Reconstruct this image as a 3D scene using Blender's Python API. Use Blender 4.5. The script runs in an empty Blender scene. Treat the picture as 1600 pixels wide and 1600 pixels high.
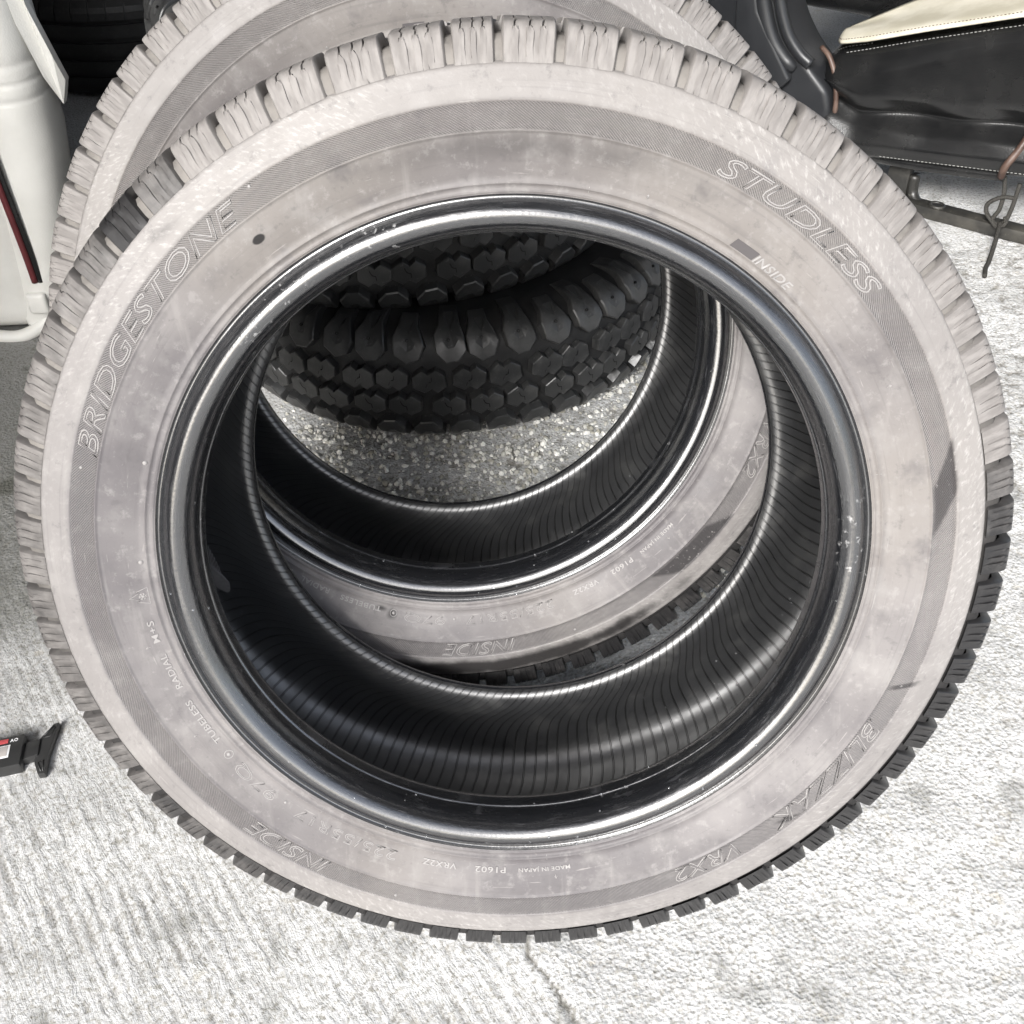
import bpy, bmesh, math, random
import numpy as np
from mathutils import Matrix, Vector
R = math.radians
rnd = random.Random(7)
nrs = np.random.RandomState(11)
S = bpy.context.scene
COL = S.collection

# ------------------------------------------------------------------ camera, sky, sun, exposure
cam_d = bpy.data.cameras.new("camera")
cam = bpy.data.objects.new("camera", cam_d)
COL.objects.link(cam)
cam_d.sensor_width = 36.0
cam_d.lens = 36.0 * 1728.16 / 1600.0
cam_d.clip_start = 0.02
cam_d.clip_end = 200.0
cam.matrix_world = Matrix.Translation((0, 0, 0.911)) @ Matrix.Rotation(math.pi / 2 - 0.7368, 4, 'X') @ Matrix.Rotation(-0.035, 4, 'Z')
S.camera = cam

SUN_EL, SUN_AZ = R(36), R(201)       # azimuth measured clockwise from +Y
world = bpy.data.worlds.new("World")
S.world = world
world.use_nodes = True
wt = world.node_tree
wt.nodes.clear()
sky = wt.nodes.new("ShaderNodeTexSky")
sky.sky_type = 'NISHITA'
sky.sun_disc = False
sky.sun_elevation = SUN_EL
sky.sun_rotation = SUN_AZ
sky.air_density = 1.0
sky.dust_density = 3.0
hsv = wt.nodes.new("ShaderNodeHueSaturation")
hsv.inputs["Saturation"].default_value = 0.5
bg = wt.nodes.new("ShaderNodeBackground")
bg.inputs["Strength"].default_value = 0.12
wo = wt.nodes.new("ShaderNodeOutputWorld")
wt.links.new(sky.outputs[0], hsv.inputs["Color"])
wt.links.new(hsv.outputs[0], bg.inputs["Color"])
wt.links.new(bg.outputs[0], wo.inputs["Surface"])

sun_d = bpy.data.lights.new("sun", 'SUN')
sun_d.energy = 2.2
sun_d.angle = R(18)
sun_d.color = (1.0, 0.995, 0.985)
sun = bpy.data.objects.new("sun", sun_d)
COL.objects.link(sun)
sd = Vector((math.sin(SUN_AZ) * math.cos(SUN_EL), math.cos(SUN_AZ) * math.cos(SUN_EL), math.sin(SUN_EL)))
sun.rotation_euler = sd.to_track_quat('Z', 'Y').to_euler()
S.view_settings.view_transform = 'Standard'
S.view_settings.look = 'None'
S.view_settings.exposure = 1.48
S.view_settings.gamma = 1.0

# ------------------------------------------------------------------ material helper
class NT:
    def __init__(self, name):
        self.m = bpy.data.materials.new(name)
        self.m.use_nodes = True
        self.t = self.m.node_tree
        self.t.nodes.clear()
        self.out = self.t.nodes.new("ShaderNodeOutputMaterial")
        self.b = self.t.nodes.new("ShaderNodeBsdfPrincipled")
        self.t.links.new(self.b.outputs[0], self.out.inputs[0])

    def put(self, sock, v):
        if isinstance(v, bpy.types.NodeSocket):
            self.t.links.new(v, sock)
        elif isinstance(v, (tuple, list)):
            sock.default_value = tuple(v) + ((1.0,) if len(v) == 3 and sock.type == 'RGBA' else ())
        else:
            sock.default_value = v

    def n(self, typ, outs=0, props=None, **inp):
        nd = self.t.nodes.new(typ)
        for k, v in (props or {}).items():
            setattr(nd, k, v)
        for k, v in inp.items():
            self.put(nd.inputs[k.replace("_", " ")], v)
        return nd.outputs[outs]

    def math(self, op, a, b=0.0, c=0.0, clamp=False):
        nd = self.t.nodes.new("ShaderNodeMath")
        nd.operation = op
        nd.use_clamp = clamp
        self.put(nd.inputs[0], a)
        self.put(nd.inputs[1], b)
        self.put(nd.inputs[2], c)
        return nd.outputs[0]

    def mix(self, f, a, b):
        nd = self.t.nodes.new("ShaderNodeMix")
        nd.data_type = 'RGBA'
        self.put(nd.inputs[0], f)
        self.put(nd.inputs[6], a)
        self.put(nd.inputs[7], b)
        return nd.outputs[2]

    def ramp(self, v, a, b, lo=0.0, hi=1.0):
        nd = self.t.nodes.new("ShaderNodeMapRange")
        nd.interpolation_type = 'SMOOTHSTEP'
        self.put(nd.inputs[0], v)
        nd.inputs[1].default_value = a
        nd.inputs[2].default_value = b
        nd.inputs[3].default_value = lo
        nd.inputs[4].default_value = hi
        return nd.outputs[0]

    def noise(self, vec, scale, detail=3.0, rough=0.55):
        return self.n("ShaderNodeTexNoise", 0, None, Vector=vec, Scale=scale, Detail=detail, Roughness=rough)

    def bump(self, h, dist, strength=1.0, normal=None):
        nd = self.t.nodes.new("ShaderNodeBump")
        self.put(nd.inputs["Height"], h)
        nd.inputs["Distance"].default_value = dist
        nd.inputs["Strength"].default_value = strength
        if normal is not None:
            self.put(nd.inputs["Normal"], normal)
        return nd.outputs[0]

    def obj(self):
        return self.n("ShaderNodeTexCoord", 3)

    def uv(self):
        s = self.t.nodes.new("ShaderNodeSeparateXYZ")
        u = self.t.nodes.new("ShaderNodeUVMap")
        u.uv_map = "uv"
        self.t.links.new(u.outputs[0], s.inputs[0])
        return s.outputs[0], s.outputs[1]

    def vec(self, x, y, z=0.0):
        nd = self.t.nodes.new("ShaderNodeCombineXYZ")
        self.put(nd.inputs[0], x)
        self.put(nd.inputs[1], y)
        self.put(nd.inputs[2], z)
        return nd.outputs[0]

    def prop(self, name, geo=False):
        nd = self.t.nodes.new("ShaderNodeAttribute")
        nd.attribute_type = 'GEOMETRY' if geo else 'OBJECT'
        nd.attribute_name = name
        return nd.outputs[2]

    def done(self, col=None, rough=None, normal=None, spec=None):
        if col is not None: self.put(self.b.inputs["Base Color"], col)
        if rough is not None: self.put(self.b.inputs["Roughness"], rough)
        if normal is not None: self.put(self.b.inputs["Normal"], normal)
        if spec is not None: self.put(self.b.inputs["Specular IOR Level"], spec)
        return self.m

# ------------------------------------------------------------------ mesh helpers
def mesh_from(name, verts, faces, smooth=True, uvs=None, fix=True):
    me = bpy.data.meshes.new(name)
    me.from_pydata([tuple(v) for v in verts], [], faces)
    if uvs is not None:
        l = me.uv_layers.new(name="uv")
        flat = np.array([c for f in uvs for c in f], dtype=np.float32).ravel()
        l.data.foreach_set("uv", flat)
    if fix:
        bm = bmesh.new(); bm.from_mesh(me)
        bmesh.ops.recalc_face_normals(bm, faces=bm.faces)
        bm.to_mesh(me); bm.free()
    me.polygons.foreach_set("use_smooth", [smooth] * len(me.polygons))
    me.update()
    return me

def link(name, me, mat=None, parent=None, loc=(0, 0, 0), rot=(0, 0, 0), scale=(1, 1, 1)):
    o = bpy.data.objects.new(name, me)
    COL.objects.link(o)
    if mat is not None and len(me.materials) == 0:
        me.materials.append(mat)
    o.location, o.rotation_euler, o.scale = loc, rot, scale
    if parent is not None: o.parent = parent
    return o

def empty(name, label, cat, loc, rot=(0, 0, 0), group=None):
    o = bpy.data.objects.new(name, None)
    o.empty_display_size = 0.05
    COL.objects.link(o)
    o.location, o.rotation_euler = loc, rot
    tag(o, label, cat, group)
    return o

def tag(o, label=None, cat=None, group=None, kind=None):
    if label: o["label"] = label
    if cat: o["category"] = cat
    if group: o["group"] = group
    if kind: o["kind"] = kind
    return o

def sharp(me, deg=35):
    me.set_sharp_from_angle(angle=R(deg))

def revolve(name, prof, n, vlist=None, axis='Y', normals_out=True):
    """revolve (a, r) about Y (a along Y) or Z; uv = (turn, v)"""
    m = len(prof)
    vs, fs, uv = [], [], []
    for i in range(n):
        p = 2 * math.pi * i / n
        s, c = math.sin(p), math.cos(p)
        for a, r in prof:
            vs.append((r * s, a, r * c) if axis == 'Y' else (r * s, -r * c, a))
    if vlist is None: vlist = [r for a, r in prof]
    for i in range(n):
        j = (i + 1) % n
        for k in range(m - 1):
            fs.append((i * m + k, i * m + k + 1, j * m + k + 1, j * m + k))
            u0, u1 = i / n, (i + 1) / n
            uv.append(((u0, vlist[k]), (u0, vlist[k + 1]), (u1, vlist[k + 1]), (u1, vlist[k])))
    me = mesh_from(name, vs, fs, True, None, fix=False)
    l = me.uv_layers.new(name="uv")
    l.data.foreach_set("uv", np.array(uv, dtype=np.float32).ravel())
    # orientation
    if not normals_out:
        me.flip_normals()
    return me

def tube(pts, rad, seg=8, closed=False, cap=True):
    """returns verts, faces of a tube along points; rad scalar or list"""
    pts = [Vector(p) for p in pts]
    n = len(pts)
    vs, fs = [], []
    prev = None
    for i, p in enumerate(pts):
        a = pts[(i - 1) % n] if (closed or i > 0) else pts[0]
        b = pts[(i + 1) % n] if (closed or i < n - 1) else pts[-1]
        t = (b - a).normalized()
        if prev is None:
            ref = Vector((0, 0, 1)) if abs(t.z) < 0.9 else Vector((1, 0, 0))
            x = t.cross(ref).normalized()
        else:
            x = (prev - t * prev.dot(t)).normalized()
        prev = x
        y = t.cross(x)
        rr = rad[i] if isinstance(rad, (list, tuple)) else rad
        for k in range(seg):
            q = 2 * math.pi * k / seg
            vs.append(p + (x * math.cos(q) + y * math.sin(q)) * rr)
    lim = n if closed else n - 1
    for i in range(lim):
        j = (i + 1) % n
        for k in range(seg):
            l = (k + 1) % seg
            fs.append((i * seg + k, i * seg + l, j * seg + l, j * seg + k))
    if cap and not closed:
        fs.append(tuple(range(seg - 1, -1, -1)))
        fs.append(tuple((n - 1) * seg + k for k in range(seg)))
    return vs, fs

def tube_mesh(name, pts, rad, seg=8, closed=False):
    v, f = tube(pts, rad, seg, closed)
    return mesh_from(name, v, f, True)

def smooth_path(pts, per=6):
    """Catmull-Rom through the points"""
    P = [Vector(p) for p in pts]
    P = [P[0] * 2 - P[1]] + P + [P[-1] * 2 - P[-2]]
    out = []
    for i in range(1, len(P) - 2):
        for k in range(per):
            t = k / per
            a, b, c, d = P[i - 1:i + 3]
            out.append(0.5 * ((2 * b) + (c - a) * t + (2 * a - 5 * b + 4 * c - d) * t * t + (3 * b - a - 3 * c + d) * t ** 3))
    out.append(P[-2])
    return out

def box_mesh(name, sx, sy, sz, bev=0.002, seg=2, center=(0, 0, 0)):
    bm = bmesh.new()
    bmesh.ops.create_cube(bm, size=1)
    bmesh.ops.scale(bm, vec=(sx, sy, sz), verts=bm.verts)
    bmesh.ops.translate(bm, vec=center, verts=bm.verts)
    if bev: bmesh.ops.bevel(bm, geom=list(bm.edges), offset=bev, segments=seg, affect='EDGES', profile=0.5)
    me = bpy.data.meshes.new(name)
    bm.to_mesh(me); bm.free()
    me.polygons.foreach_set("use_smooth", [True] * len(me.polygons))
    sharp(me, 40)
    return me

def prism_mesh(name, outline, depth, bev=0.0, seg=2, axis='Z'):
    """extrude a 2D outline along Z"""
    bm = bmesh.new()
    v0 = [bm.verts.new((x, y, 0)) for x, y in outline]
    f = bm.faces.new(v0)
    r = bmesh.ops.extrude_face_region(bm, geom=[f])
    up = [g for g in r["geom"] if isinstance(g, bmesh.types.BMVert)]
    bmesh.ops.translate(bm, vec=(0, 0, depth), verts=up)
    bmesh.ops.recalc_face_normals(bm, faces=bm.faces)
    if bev:
        bmesh.ops.bevel(bm, geom=list(bm.edges), offset=bev, segments=seg, affect='EDGES', profile=0.5)
    me = bpy.data.meshes.new(name)
    bm.to_mesh(me); bm.free()
    me.polygons.foreach_set("use_smooth", [True] * len(me.polygons))
    sharp(me, 40)
    return me

# value noise on a grid of sample points
def vnoise(x, y, scale, seed):
    rs = np.random.RandomState(seed)
    g = rs.rand(256, 256).astype(np.float32)
    X, Y = x * scale, y * scale
    xi, yi = np.floor(X).astype(int), np.floor(Y).astype(int)
    fx, fy = X - xi, Y - yi
    fx, fy = fx * fx * (3 - 2 * fx), fy * fy * (3 - 2 * fy)
    a, b = g[xi % 256, yi % 256], g[(xi + 1) % 256, yi % 256]
    c, d = g[xi % 256, (yi + 1) % 256], g[(xi + 1) % 256, (yi + 1) % 256]
    return (a * (1 - fx) + b * fx) * (1 - fy) + (c * (1 - fx) + d * fx) * fy

# ================================================================== GROUND
GZ = -0.0035
def concrete_mat():
    k = NT("rough concrete")
    o = k.obj()
    shade_dirt, broom = k.prop("shade_dirt", True), k.prop("cav", True)
    n1 = k.noise(o, 9.0, 5.0, 0.6)
    n2 = k.noise(o, 230.0, 3.0, 0.6)
    n3 = k.noise(o, 45.0, 3.0, 0.6)
    col = k.mix(k.ramp(n1, 0.32, 0.7), (0.44, 0.44, 0.437), (0.56, 0.56, 0.557))
    col = k.mix(k.ramp(n2, 0.30, 0.55, 0.85, 0.0), col, (0.24, 0.23, 0.20))
    col = k.mix(k.ramp(n3, 0.62, 0.75, 0.0, 0.5), col, (0.36, 0.33, 0.27))
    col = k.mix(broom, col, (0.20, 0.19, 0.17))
    v = k.n("ShaderNodeTexVoronoi", 0, None, Vector=o, Scale=250.0, Randomness=1.0)
    v = k.math('MULTIPLY', v, k.math('SUBTRACT', 1.0, k.math('MULTIPLY', k.prop('swept', True), 0.85)))
    sep = k.n("ShaderNodeSeparateXYZ", 0, None, Vector=o)
    sey = k.n("ShaderNodeSeparateXYZ", 1, None, Vector=o)
    w_ = k.math('ADD', k.math('MULTIPLY', sep, 0.83), k.math('MULTIPLY', sey, 0.55))
    a_ = k.math('SUBTRACT', k.math('MULTIPLY', sep, 0.55), k.math('MULTIPLY', sey, 0.83))
    br = k.noise(k.vec(k.math('MULTIPLY', k.math('ADD', w_, k.math('MULTIPLY', k.noise(o, 35.0, 2.0), 0.010)), 170.0), k.math('MULTIPLY', a_, 24.0), 0.0), 1.0, 3.0, 0.6)
    sw = k.prop('swept', True)
    pit = k.noise(o, 330.0, 2.0, 0.5)
    groove = k.math('MULTIPLY', sw, k.ramp(k.math('ADD', br, k.math('MULTIPLY', k.math('SUBTRACT', pit, 0.5), 0.45)), 0.48, 0.36))
    patch = k.ramp(k.noise(o, 11.0, 3.0), 0.36, 0.62, 0.08, 0.40)
    col = k.mix(k.math('MULTIPLY', groove, patch), col, (0.20, 0.195, 0.18))
    b1 = k.bump(v, 0.0014, 0.8)
    b1 = k.bump(k.math('MULTIPLY', sw, br), 0.004, 0.45, b1)
    b2 = k.bump(k.noise(o, 420.0, 3.0, 0.7), 0.0012, 0.8, b1)
    col = k.mix(shade_dirt, col, (0.115, 0.115, 0.10))
    return k.done(col, 0.9, b2, 0.25)

def build_ground():
    x0, x1, y0, y1, st = -1.05, 1.15, 0.24, 2.0, 0.0032
    nx, ny = int((x1 - x0) / st) + 1, int((y1 - y0) / st) + 1
    xs, ys = np.linspace(x0, x1, nx), np.linspace(y0, y1, ny)
    X, Y = np.meshgrid(xs, ys, indexing='ij')
    grain = (vnoise(X, Y, 150, 1) - .5) * 1.0 + (vnoise(X, Y, 290, 2) - .5) * 0.9 + (vnoise(X, Y, 70, 3) - .5) * .8
    low = (vnoise(X, Y, 14, 4) - .5) + .6 * (vnoise(X, Y, 31, 5) - .5)
    # crack line
    cr = np.array([(-0.01, 0.60), (0.001, 0.452), (0.006, 0.438), (0.013, 0.429), (0.021, 0.415), (0.028, 0.404), (0.033, 0.395), (0.040, 0.385), (0.052, 0.35), (0.055, 0.24)])
    cx = np.interp(Y, cr[::-1, 1], cr[::-1, 0]) + (vnoise(X, Y, 90, 8) - .5) * 0.008
    left = 1 / (1 + np.exp(((X - cx) - 0.0) / 0.012))
    left = left * (1 / (1 + np.exp((Y - 0.86) / 0.05)))
    # broom strokes run along (0.55,-0.83)
    w = X * 0.83 + Y * 0.55
    al = X * 0.55 - Y * 0.83
    wob = w + (vnoise(X, Y, 9, 9) - .5) * 0.006
    brm = np.sin(wob * 2 * np.pi / 0.0118 + 2.5 * vnoise(al, w, 6, 34)) * np.clip(vnoise(al, w, 17, 10) * 1.5 - .25, 0, 1) + .6 * np.sin(wob * 2 * np.pi / 0.0067 + 1.7) * vnoise(al, w, 31, 12)
    rough = (1 - left)
    far = 1 / (1 + np.exp(-(Y - 0.93) / 0.05))
    gl = (vnoise(al, w, 75, 31) - .5) * .8 + (vnoise(al * .45, w, 330, 32) - .5) * 1.1 + (vnoise(X, Y, 310, 33) - .5) * .7
    grain = grain * rough + gl * left
    H = grain * 0.0010 * (0.8 + .25 * rough + 0.9 * far) + low * 0.0022 + left * brm * 0.00100
    dcr = np.abs(X - cx)
    crack = np.exp(-(dcr / 0.0016) ** 2) * (Y < 0.56) * (0.45 + .55 * vnoise(X, Y, 60, 14))
    H = H - crack * 0.004
    # smoother slab at the back
    xs_line = 1.425 + (X - 0.24) * 0.40
    smoothz = 1 / (1 + np.exp(-((Y - xs_line) - (vnoise(X, Y, 25, 17) - .5) * .06) / 0.012))
    H = H * (1 - smoothz * 0.85) + 0.003 * smoothz
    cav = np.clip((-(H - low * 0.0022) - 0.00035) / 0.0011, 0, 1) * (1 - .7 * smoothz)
    # shade painted into the left ground, loose dirt under the row of tyres
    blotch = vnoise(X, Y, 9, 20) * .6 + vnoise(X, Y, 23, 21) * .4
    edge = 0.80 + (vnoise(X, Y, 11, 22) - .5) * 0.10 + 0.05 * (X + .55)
    left_shade = 1 / (1 + np.exp(-(Y - edge) / 0.018)) * (1 / (1 + np.exp((X + 0.40) / 0.03)))
    shade_dirt = left_shade * (0.46 + 0.40 * blotch)
    back = 1 / (1 + np.exp(-(Y - 1.40) / 0.03)) * (1 / (1 + np.exp((X + 0.34) / 0.04)))  # dim back-left corner: its shade is put into the ground colour
    shade_dirt = np.maximum(shade_dirt, back * (.6 + .4 * blotch))
    shade_dirt = np.maximum(shade_dirt, crack * 0.5)
    mid = np.exp(-((Y - 1.0) / .14) ** 2) * np.exp(-((X - .12) / .35) ** 2)
    shade_dirt = np.maximum(shade_dirt, mid * (.0 + .35 * np.clip((blotch - .3) * 2, 0, 1)))
    shade_dirt = np.clip(shade_dirt + np.clip((vnoise(X, Y, 37, 24) - .78) * 2.2, 0, .45), 0, 1)
    co = np.stack([X, Y, H + GZ], -1).reshape(-1, 3)
    idx = np.arange(nx * ny).reshape(nx, ny)
    q = np.stack([idx[:-1, :-1], idx[1:, :-1], idx[1:, 1:], idx[:-1, 1:]], -1).reshape(-1, 4)
    # wide surround
    base = len(co)
    o = 40.0
    ring = np.array([(-o, -o, GZ), (o, -o, GZ), (o, o, GZ), (-o, o, GZ), (x0, y0, GZ), (x1, y0, GZ), (x1, y1, GZ), (x0, y1, GZ)])
    ring[:, 2] -= 0.001
    rq = np.array([(0, 1, 5, 4), (1, 2, 6, 5), (2, 3, 7, 6), (3, 0, 4, 7)]) + base
    co = np.vstack([co, ring])
    q = np.vstack([q, rq])
    me = bpy.data.meshes.new("ground")
    me.vertices.add(len(co)); me.vertices.foreach_set("co", co.astype(np.float32).ravel())
    me.loops.add(q.size); me.loops.foreach_set("vertex_index", q.astype(np.int32).ravel())
    me.polygons.add(len(q))
    me.polygons.foreach_set("loop_start", np.arange(0, q.size, 4, dtype=np.int32))
    me.polygons.foreach_set("use_smooth", np.ones(len(q), dtype=bool))
    me.update(calc_edges=True)
    for nm, arr in (("shade_dirt", shade_dirt), ("cav", cav), ("swept", left)):
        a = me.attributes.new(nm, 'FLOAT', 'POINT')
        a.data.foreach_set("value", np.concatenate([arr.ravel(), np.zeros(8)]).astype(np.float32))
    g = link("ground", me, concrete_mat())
    tag(g, kind="structure")
build_ground()

def stones():
    """loose grit lying between the tyres"""
    bm = bmesh.new()
    bmesh.ops.create_icosphere(bm, subdivisions=1, radius=1)
    bv = np.array([v.co[:] for v in bm.verts]); bf = np.array([[v.index for v in f.verts] for f in bm.faces])
    bm.free()
    V, F = [], []
    for i in range(9000):
        if i < 2600:
            x, y = nrs.normal(.17, .15), nrs.normal(.955, .05)
        else:
            x, y = nrs.uniform(-.42, .42), nrs.uniform(.98, 1.40)
        r = 0.0011 + 0.0030 * nrs.rand() ** 2.0
        sc = r * (0.7 + 0.7 * nrs.rand(3))
        a = nrs.rand() * 6.28
        p = bv * sc * (0.8 + .4 * nrs.rand(len(bv), 1))
        p = np.stack([p[:, 0] * math.cos(a) - p[:, 1] * math.sin(a), p[:, 0] * math.sin(a) + p[:, 1] * math.cos(a), p[:, 2]], -1)
        F.append(bf + len(V) * len(bv)); V.append(p + (x, y, GZ + r * .45))
    V, F = np.vstack(V), np.vstack(F)
    k = NT("grit stone")
    ri = k.n("ShaderNodeNewGeometry", 8)
    col = k.mix(ri, (0.26, 0.25, 0.21), (0.74, 0.73, 0.69))
    me = mesh_from("loose_grit", V, F.tolist(), False, None, fix=False)
    o = link("loose_grit", me, k.done(col, 0.85, None, .3))
    tag(o, "loose pale grit scattered on the concrete between and behind the tyres", "grit", kind="stuff")
stones()

# ------------------------------------------------------------------ unseen roof and walls, added for shade and dark bead reflections
def shade_shed():
    m = simple_mat("dark shade panels", (0.045, 0.04, 0.036), 0.8)
    for nm, sx, sy, sz, c in (("shade_roof", 5.4, 6.9, .08, (1.25, 3.15, 2.55)), ("shade_back_wall", 5.4, .1, 2.5, (1.25, 6.45, 1.256)), ("shade_left_wall", .1, 7.6, 2.5, (-1.45, 2.70, 1.256))):
        tag(link(nm, box_mesh(nm, sx, sy, sz, .004, 1, c), m), kind="structure")
def simple_mat(name, col, rough):
    k = NT(name)
    n = k.noise(k.obj(), 6.0)
    return k.done(k.mix(n, col, [c * 1.5 for c in col]), rough)
shade_shed()

# ================================================================== RUBBER MATERIALS
def sidewall_mat(name, patches):
    """dusty rubber; v of the uv is the radius in metres, u the turn (clockwise from the top)"""
    k = NT(name)
    u, v = k.uv()
    o = k.obj()
    ua = k.math('MULTIPLY', u, 2 * math.pi)
    cyl = k.vec(k.math('MULTIPLY', k.math('SINE', ua), 0.3), k.math('MULTIPLY', k.math('COSINE', ua), 0.3), v)
    big = k.noise(o, 5.0, 4.0, 0.6)
    mid = k.noise(o, 28.0, 4.0, 0.62)
    fine = k.noise(o, 260.0, 3.0, 0.6)
    # scuffs that run across the shoulder, slightly slanted
    sk = k.vec(k.math('ADD', k.math('MULTIPLY', u, 520.0), k.math('MULTIPLY', v, 250.0)), k.math('MULTIPLY', v, 210.0), 0.0)
    sc = k.noise(sk, 1.0, 4.0, 0.65)
    outer = k.ramp(v, 0.286, 0.292)
    col = k.mix(k.ramp(big, 0.38, 0.64), (0.086, 0.0795, 0.0825), (0.164, 0.1545, 0.1525))
    hue = k.noise(o, 3.1, 2.0)
    col = k.mix(k.ramp(k.math('ADD', k.math('MULTIPLY', k.math('COSINE', ua), 0.10), hue), 0.42, 0.68, 0.0, 0.55), col, (0.152, 0.138, 0.122))
    col = k.mix(k.ramp(mid, 0.50, 0.74, 0.0, 0.50), col, (0.215, 0.207, 0.200))
    col = k.mix(k.ramp(mid, 0.46, 0.28, 0.0, 0.50), col, (0.070, 0.065, 0.068))
    col = k.mix(k.math('MULTIPLY', outer, 0.55), col, (0.225, 0.214, 0.205))
    amount = k.math('MULTIPLY', outer, k.ramp(big, 0.36, 0.6))
    col = k.mix(k.math('MULTIPLY', amount, k.ramp(sc, 0.48, 0.80, 0.0, 0.8)), col, (0.36, 0.35, 0.337))
    col = k.mix(k.math('MULTIPLY', k.ramp(fine, 0.64, 0.76), 0.14), col, (0.36, 0.345, 0.33))
    m2_ = k.noise(o, 115.0, 5.0, 0.7)
    col = k.mix(k.ramp(m2_, 0.54, 0.70, 0.0, 0.30), col, (0.26, 0.25, 0.242))
    col = k.mix(k.ramp(m2_, 0.44, 0.30, 0.0, 0.35), col, (0.060, 0.057, 0.058))
    # wiped arcs running round the ring and a few run-down streaks
    wp = k.noise(k.vec(k.math('MULTIPLY', u, 16.0), k.math('MULTIPLY', v, 330.0), 8.0), 1.0, 4.0, 0.6)
    col = k.mix(k.ramp(wp, 0.52, 0.74, 0.0, 0.28), col, (0.068, 0.063, 0.064))
    so = k.n("ShaderNodeSeparateXYZ", 0, None, Vector=o)
    run = k.noise(k.vec(k.math('MULTIPLY', so, 75.0), k.math('MULTIPLY', k.n("ShaderNodeSeparateXYZ", 2, None, Vector=o), 9.0), 0.0), 1.0, 4.0, 0.6)
    col = k.mix(k.ramp(run, 0.55, 0.72, 0.0, 0.30), col, (0.22, 0.209, 0.20))
    # longer faint handling scratches
    s2 = k.noise(k.vec(k.math('MULTIPLY', u, 60.0), k.math('MULTIPLY', v, 500.0), 3.0), 1.0, 3.0, 0.6)
    col = k.mix(k.ramp(s2, 0.66, 0.74, 0.0, 0.35), col, (0.32, 0.305, 0.29))
    # hatched band
    band = k.math('MULTIPLY', k.ramp(v, 0.2730, 0.2736), k.ramp(v, 0.2882, 0.2878))
    ph = k.math('ADD', k.math('MULTIPLY', u, 2 * math.pi * 880), k.math('MULTIPLY', v, 2 * math.pi * 1.35 / 0.0020))
    hatch = k.math('MULTIPLY', k.math('SINE', ph), band)
    col = k.mix(k.math('MULTIPLY', band, 0.48), col, k.mix(k.ramp(hatch, -0.6, 0.7), (0.070, 0.066, 0.065), (0.150, 0.142, 0.139)))
    rough = k.ramp(mid, 0.3, 0.7, 0.50, 0.68)
    for (p0, r0, hp, hr, slant, soft, wet) in patches:
        ur = k.math('SUBTRACT', k.math('MODULO', k.math('ADD', k.math('MULTIPLY', u, 360.0), 540.0 - p0), 360.0), 180.0)
        vr = k.math('SUBTRACT', v, r0)
        ur = k.math('ADD', ur, k.math('MULTIPLY', vr, slant))
        jit = k.math('MULTIPLY', k.math('SUBTRACT', mid, 0.5), soft * 3)
        if slant == 0.0:
            a_, b_ = k.math('DIVIDE', ur, hp), k.math('DIVIDE', vr, hr)
            dd = k.math('SQRT', k.math('ADD', k.math('MULTIPLY', a_, a_), k.math('MULTIPLY', b_, b_)))
            m = k.math('MULTIPLY', k.ramp(k.math('ADD', dd, jit), 1.0 + soft, 1.0 - soft), wet)
            col = k.mix(m, col, (0.010, 0.009, 0.009))
            continue
        m1 = k.ramp(k.math('ADD', k.math('DIVIDE', k.math('ABSOLUTE', ur), hp), jit), 1.0 + soft, 1.0 - soft)
        m2 = k.ramp(k.math('ADD', k.math('DIVIDE', k.math('ABSOLUTE', vr), hr), jit), 1.0 + soft, 1.0 - soft)
        m = k.math('MULTIPLY', k.math('MULTIPLY', m1, m2), wet)
        dark = k.mix(k.ramp(fine, 0.60, 0.70, 0.0, 0.6), (0.022, 0.02, 0.021), (0.30, 0.29, 0.28))
        col = k.mix(m, col, dark)
    b1 = k.bump(hatch, 0.00025, 0.8)
    b2 = k.bump(k.noise(o, 90.0, 4.0, 0.6), 0.0006, 0.5, b1)
    b3 = k.bump(fine, 0.00018, 0.6, b2)
    return k.done(col, rough, b3, 0.38)

M_side1 = sidewall_mat("dusty sidewall rubber front", [
    (80.5, 0.2815, 3.4, 0.0074, 420.0, 0.20, 0.85),
    (110.5, 0.283, 0.45, 0.0085, 120.0, 0.5, 0.85),
    (137.0, 0.2835, 1.1, 0.0035, 260.0, 0.5, 0.85),
    (326.4, 0.2598, 0.95, 0.0026, 0.0, 0.16, 1.0),
    (3.0, 0.2650, 16.0, 0.0065, 0.0, 0.95, 0.40),
    (318.5, 0.2985, 1.6, 0.0035, 200.0, 0.9, 0.35)])
M_side2 = sidewall_mat("dusty sidewall rubber rear", [
    (173.0, 0.2822, 7.0, 0.0072, 330.0, 0.12, 0.9),
    (236.0, 0.2520, 0.8, 0.004, 0.0, 0.8, 0.95),
    (238.5, 0.2490, 1.1, 0.0020, 0.0, 0.8, 0.95),
    (214.0, 0.3010, 34.0, 0.0075, 0.0, 0.5, 0.95)])

def letter_mat():
    k = NT("raised dusty rubber lettering")
    o = k.obj()
    col = k.mix(k.noise(o, 60.0, 3.0), (0.185, 0.177, 0.173), (0.270, 0.260, 0.254))
    return k.done(col, 0.55, None, 0.4)
M_letter = letter_mat()

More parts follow.
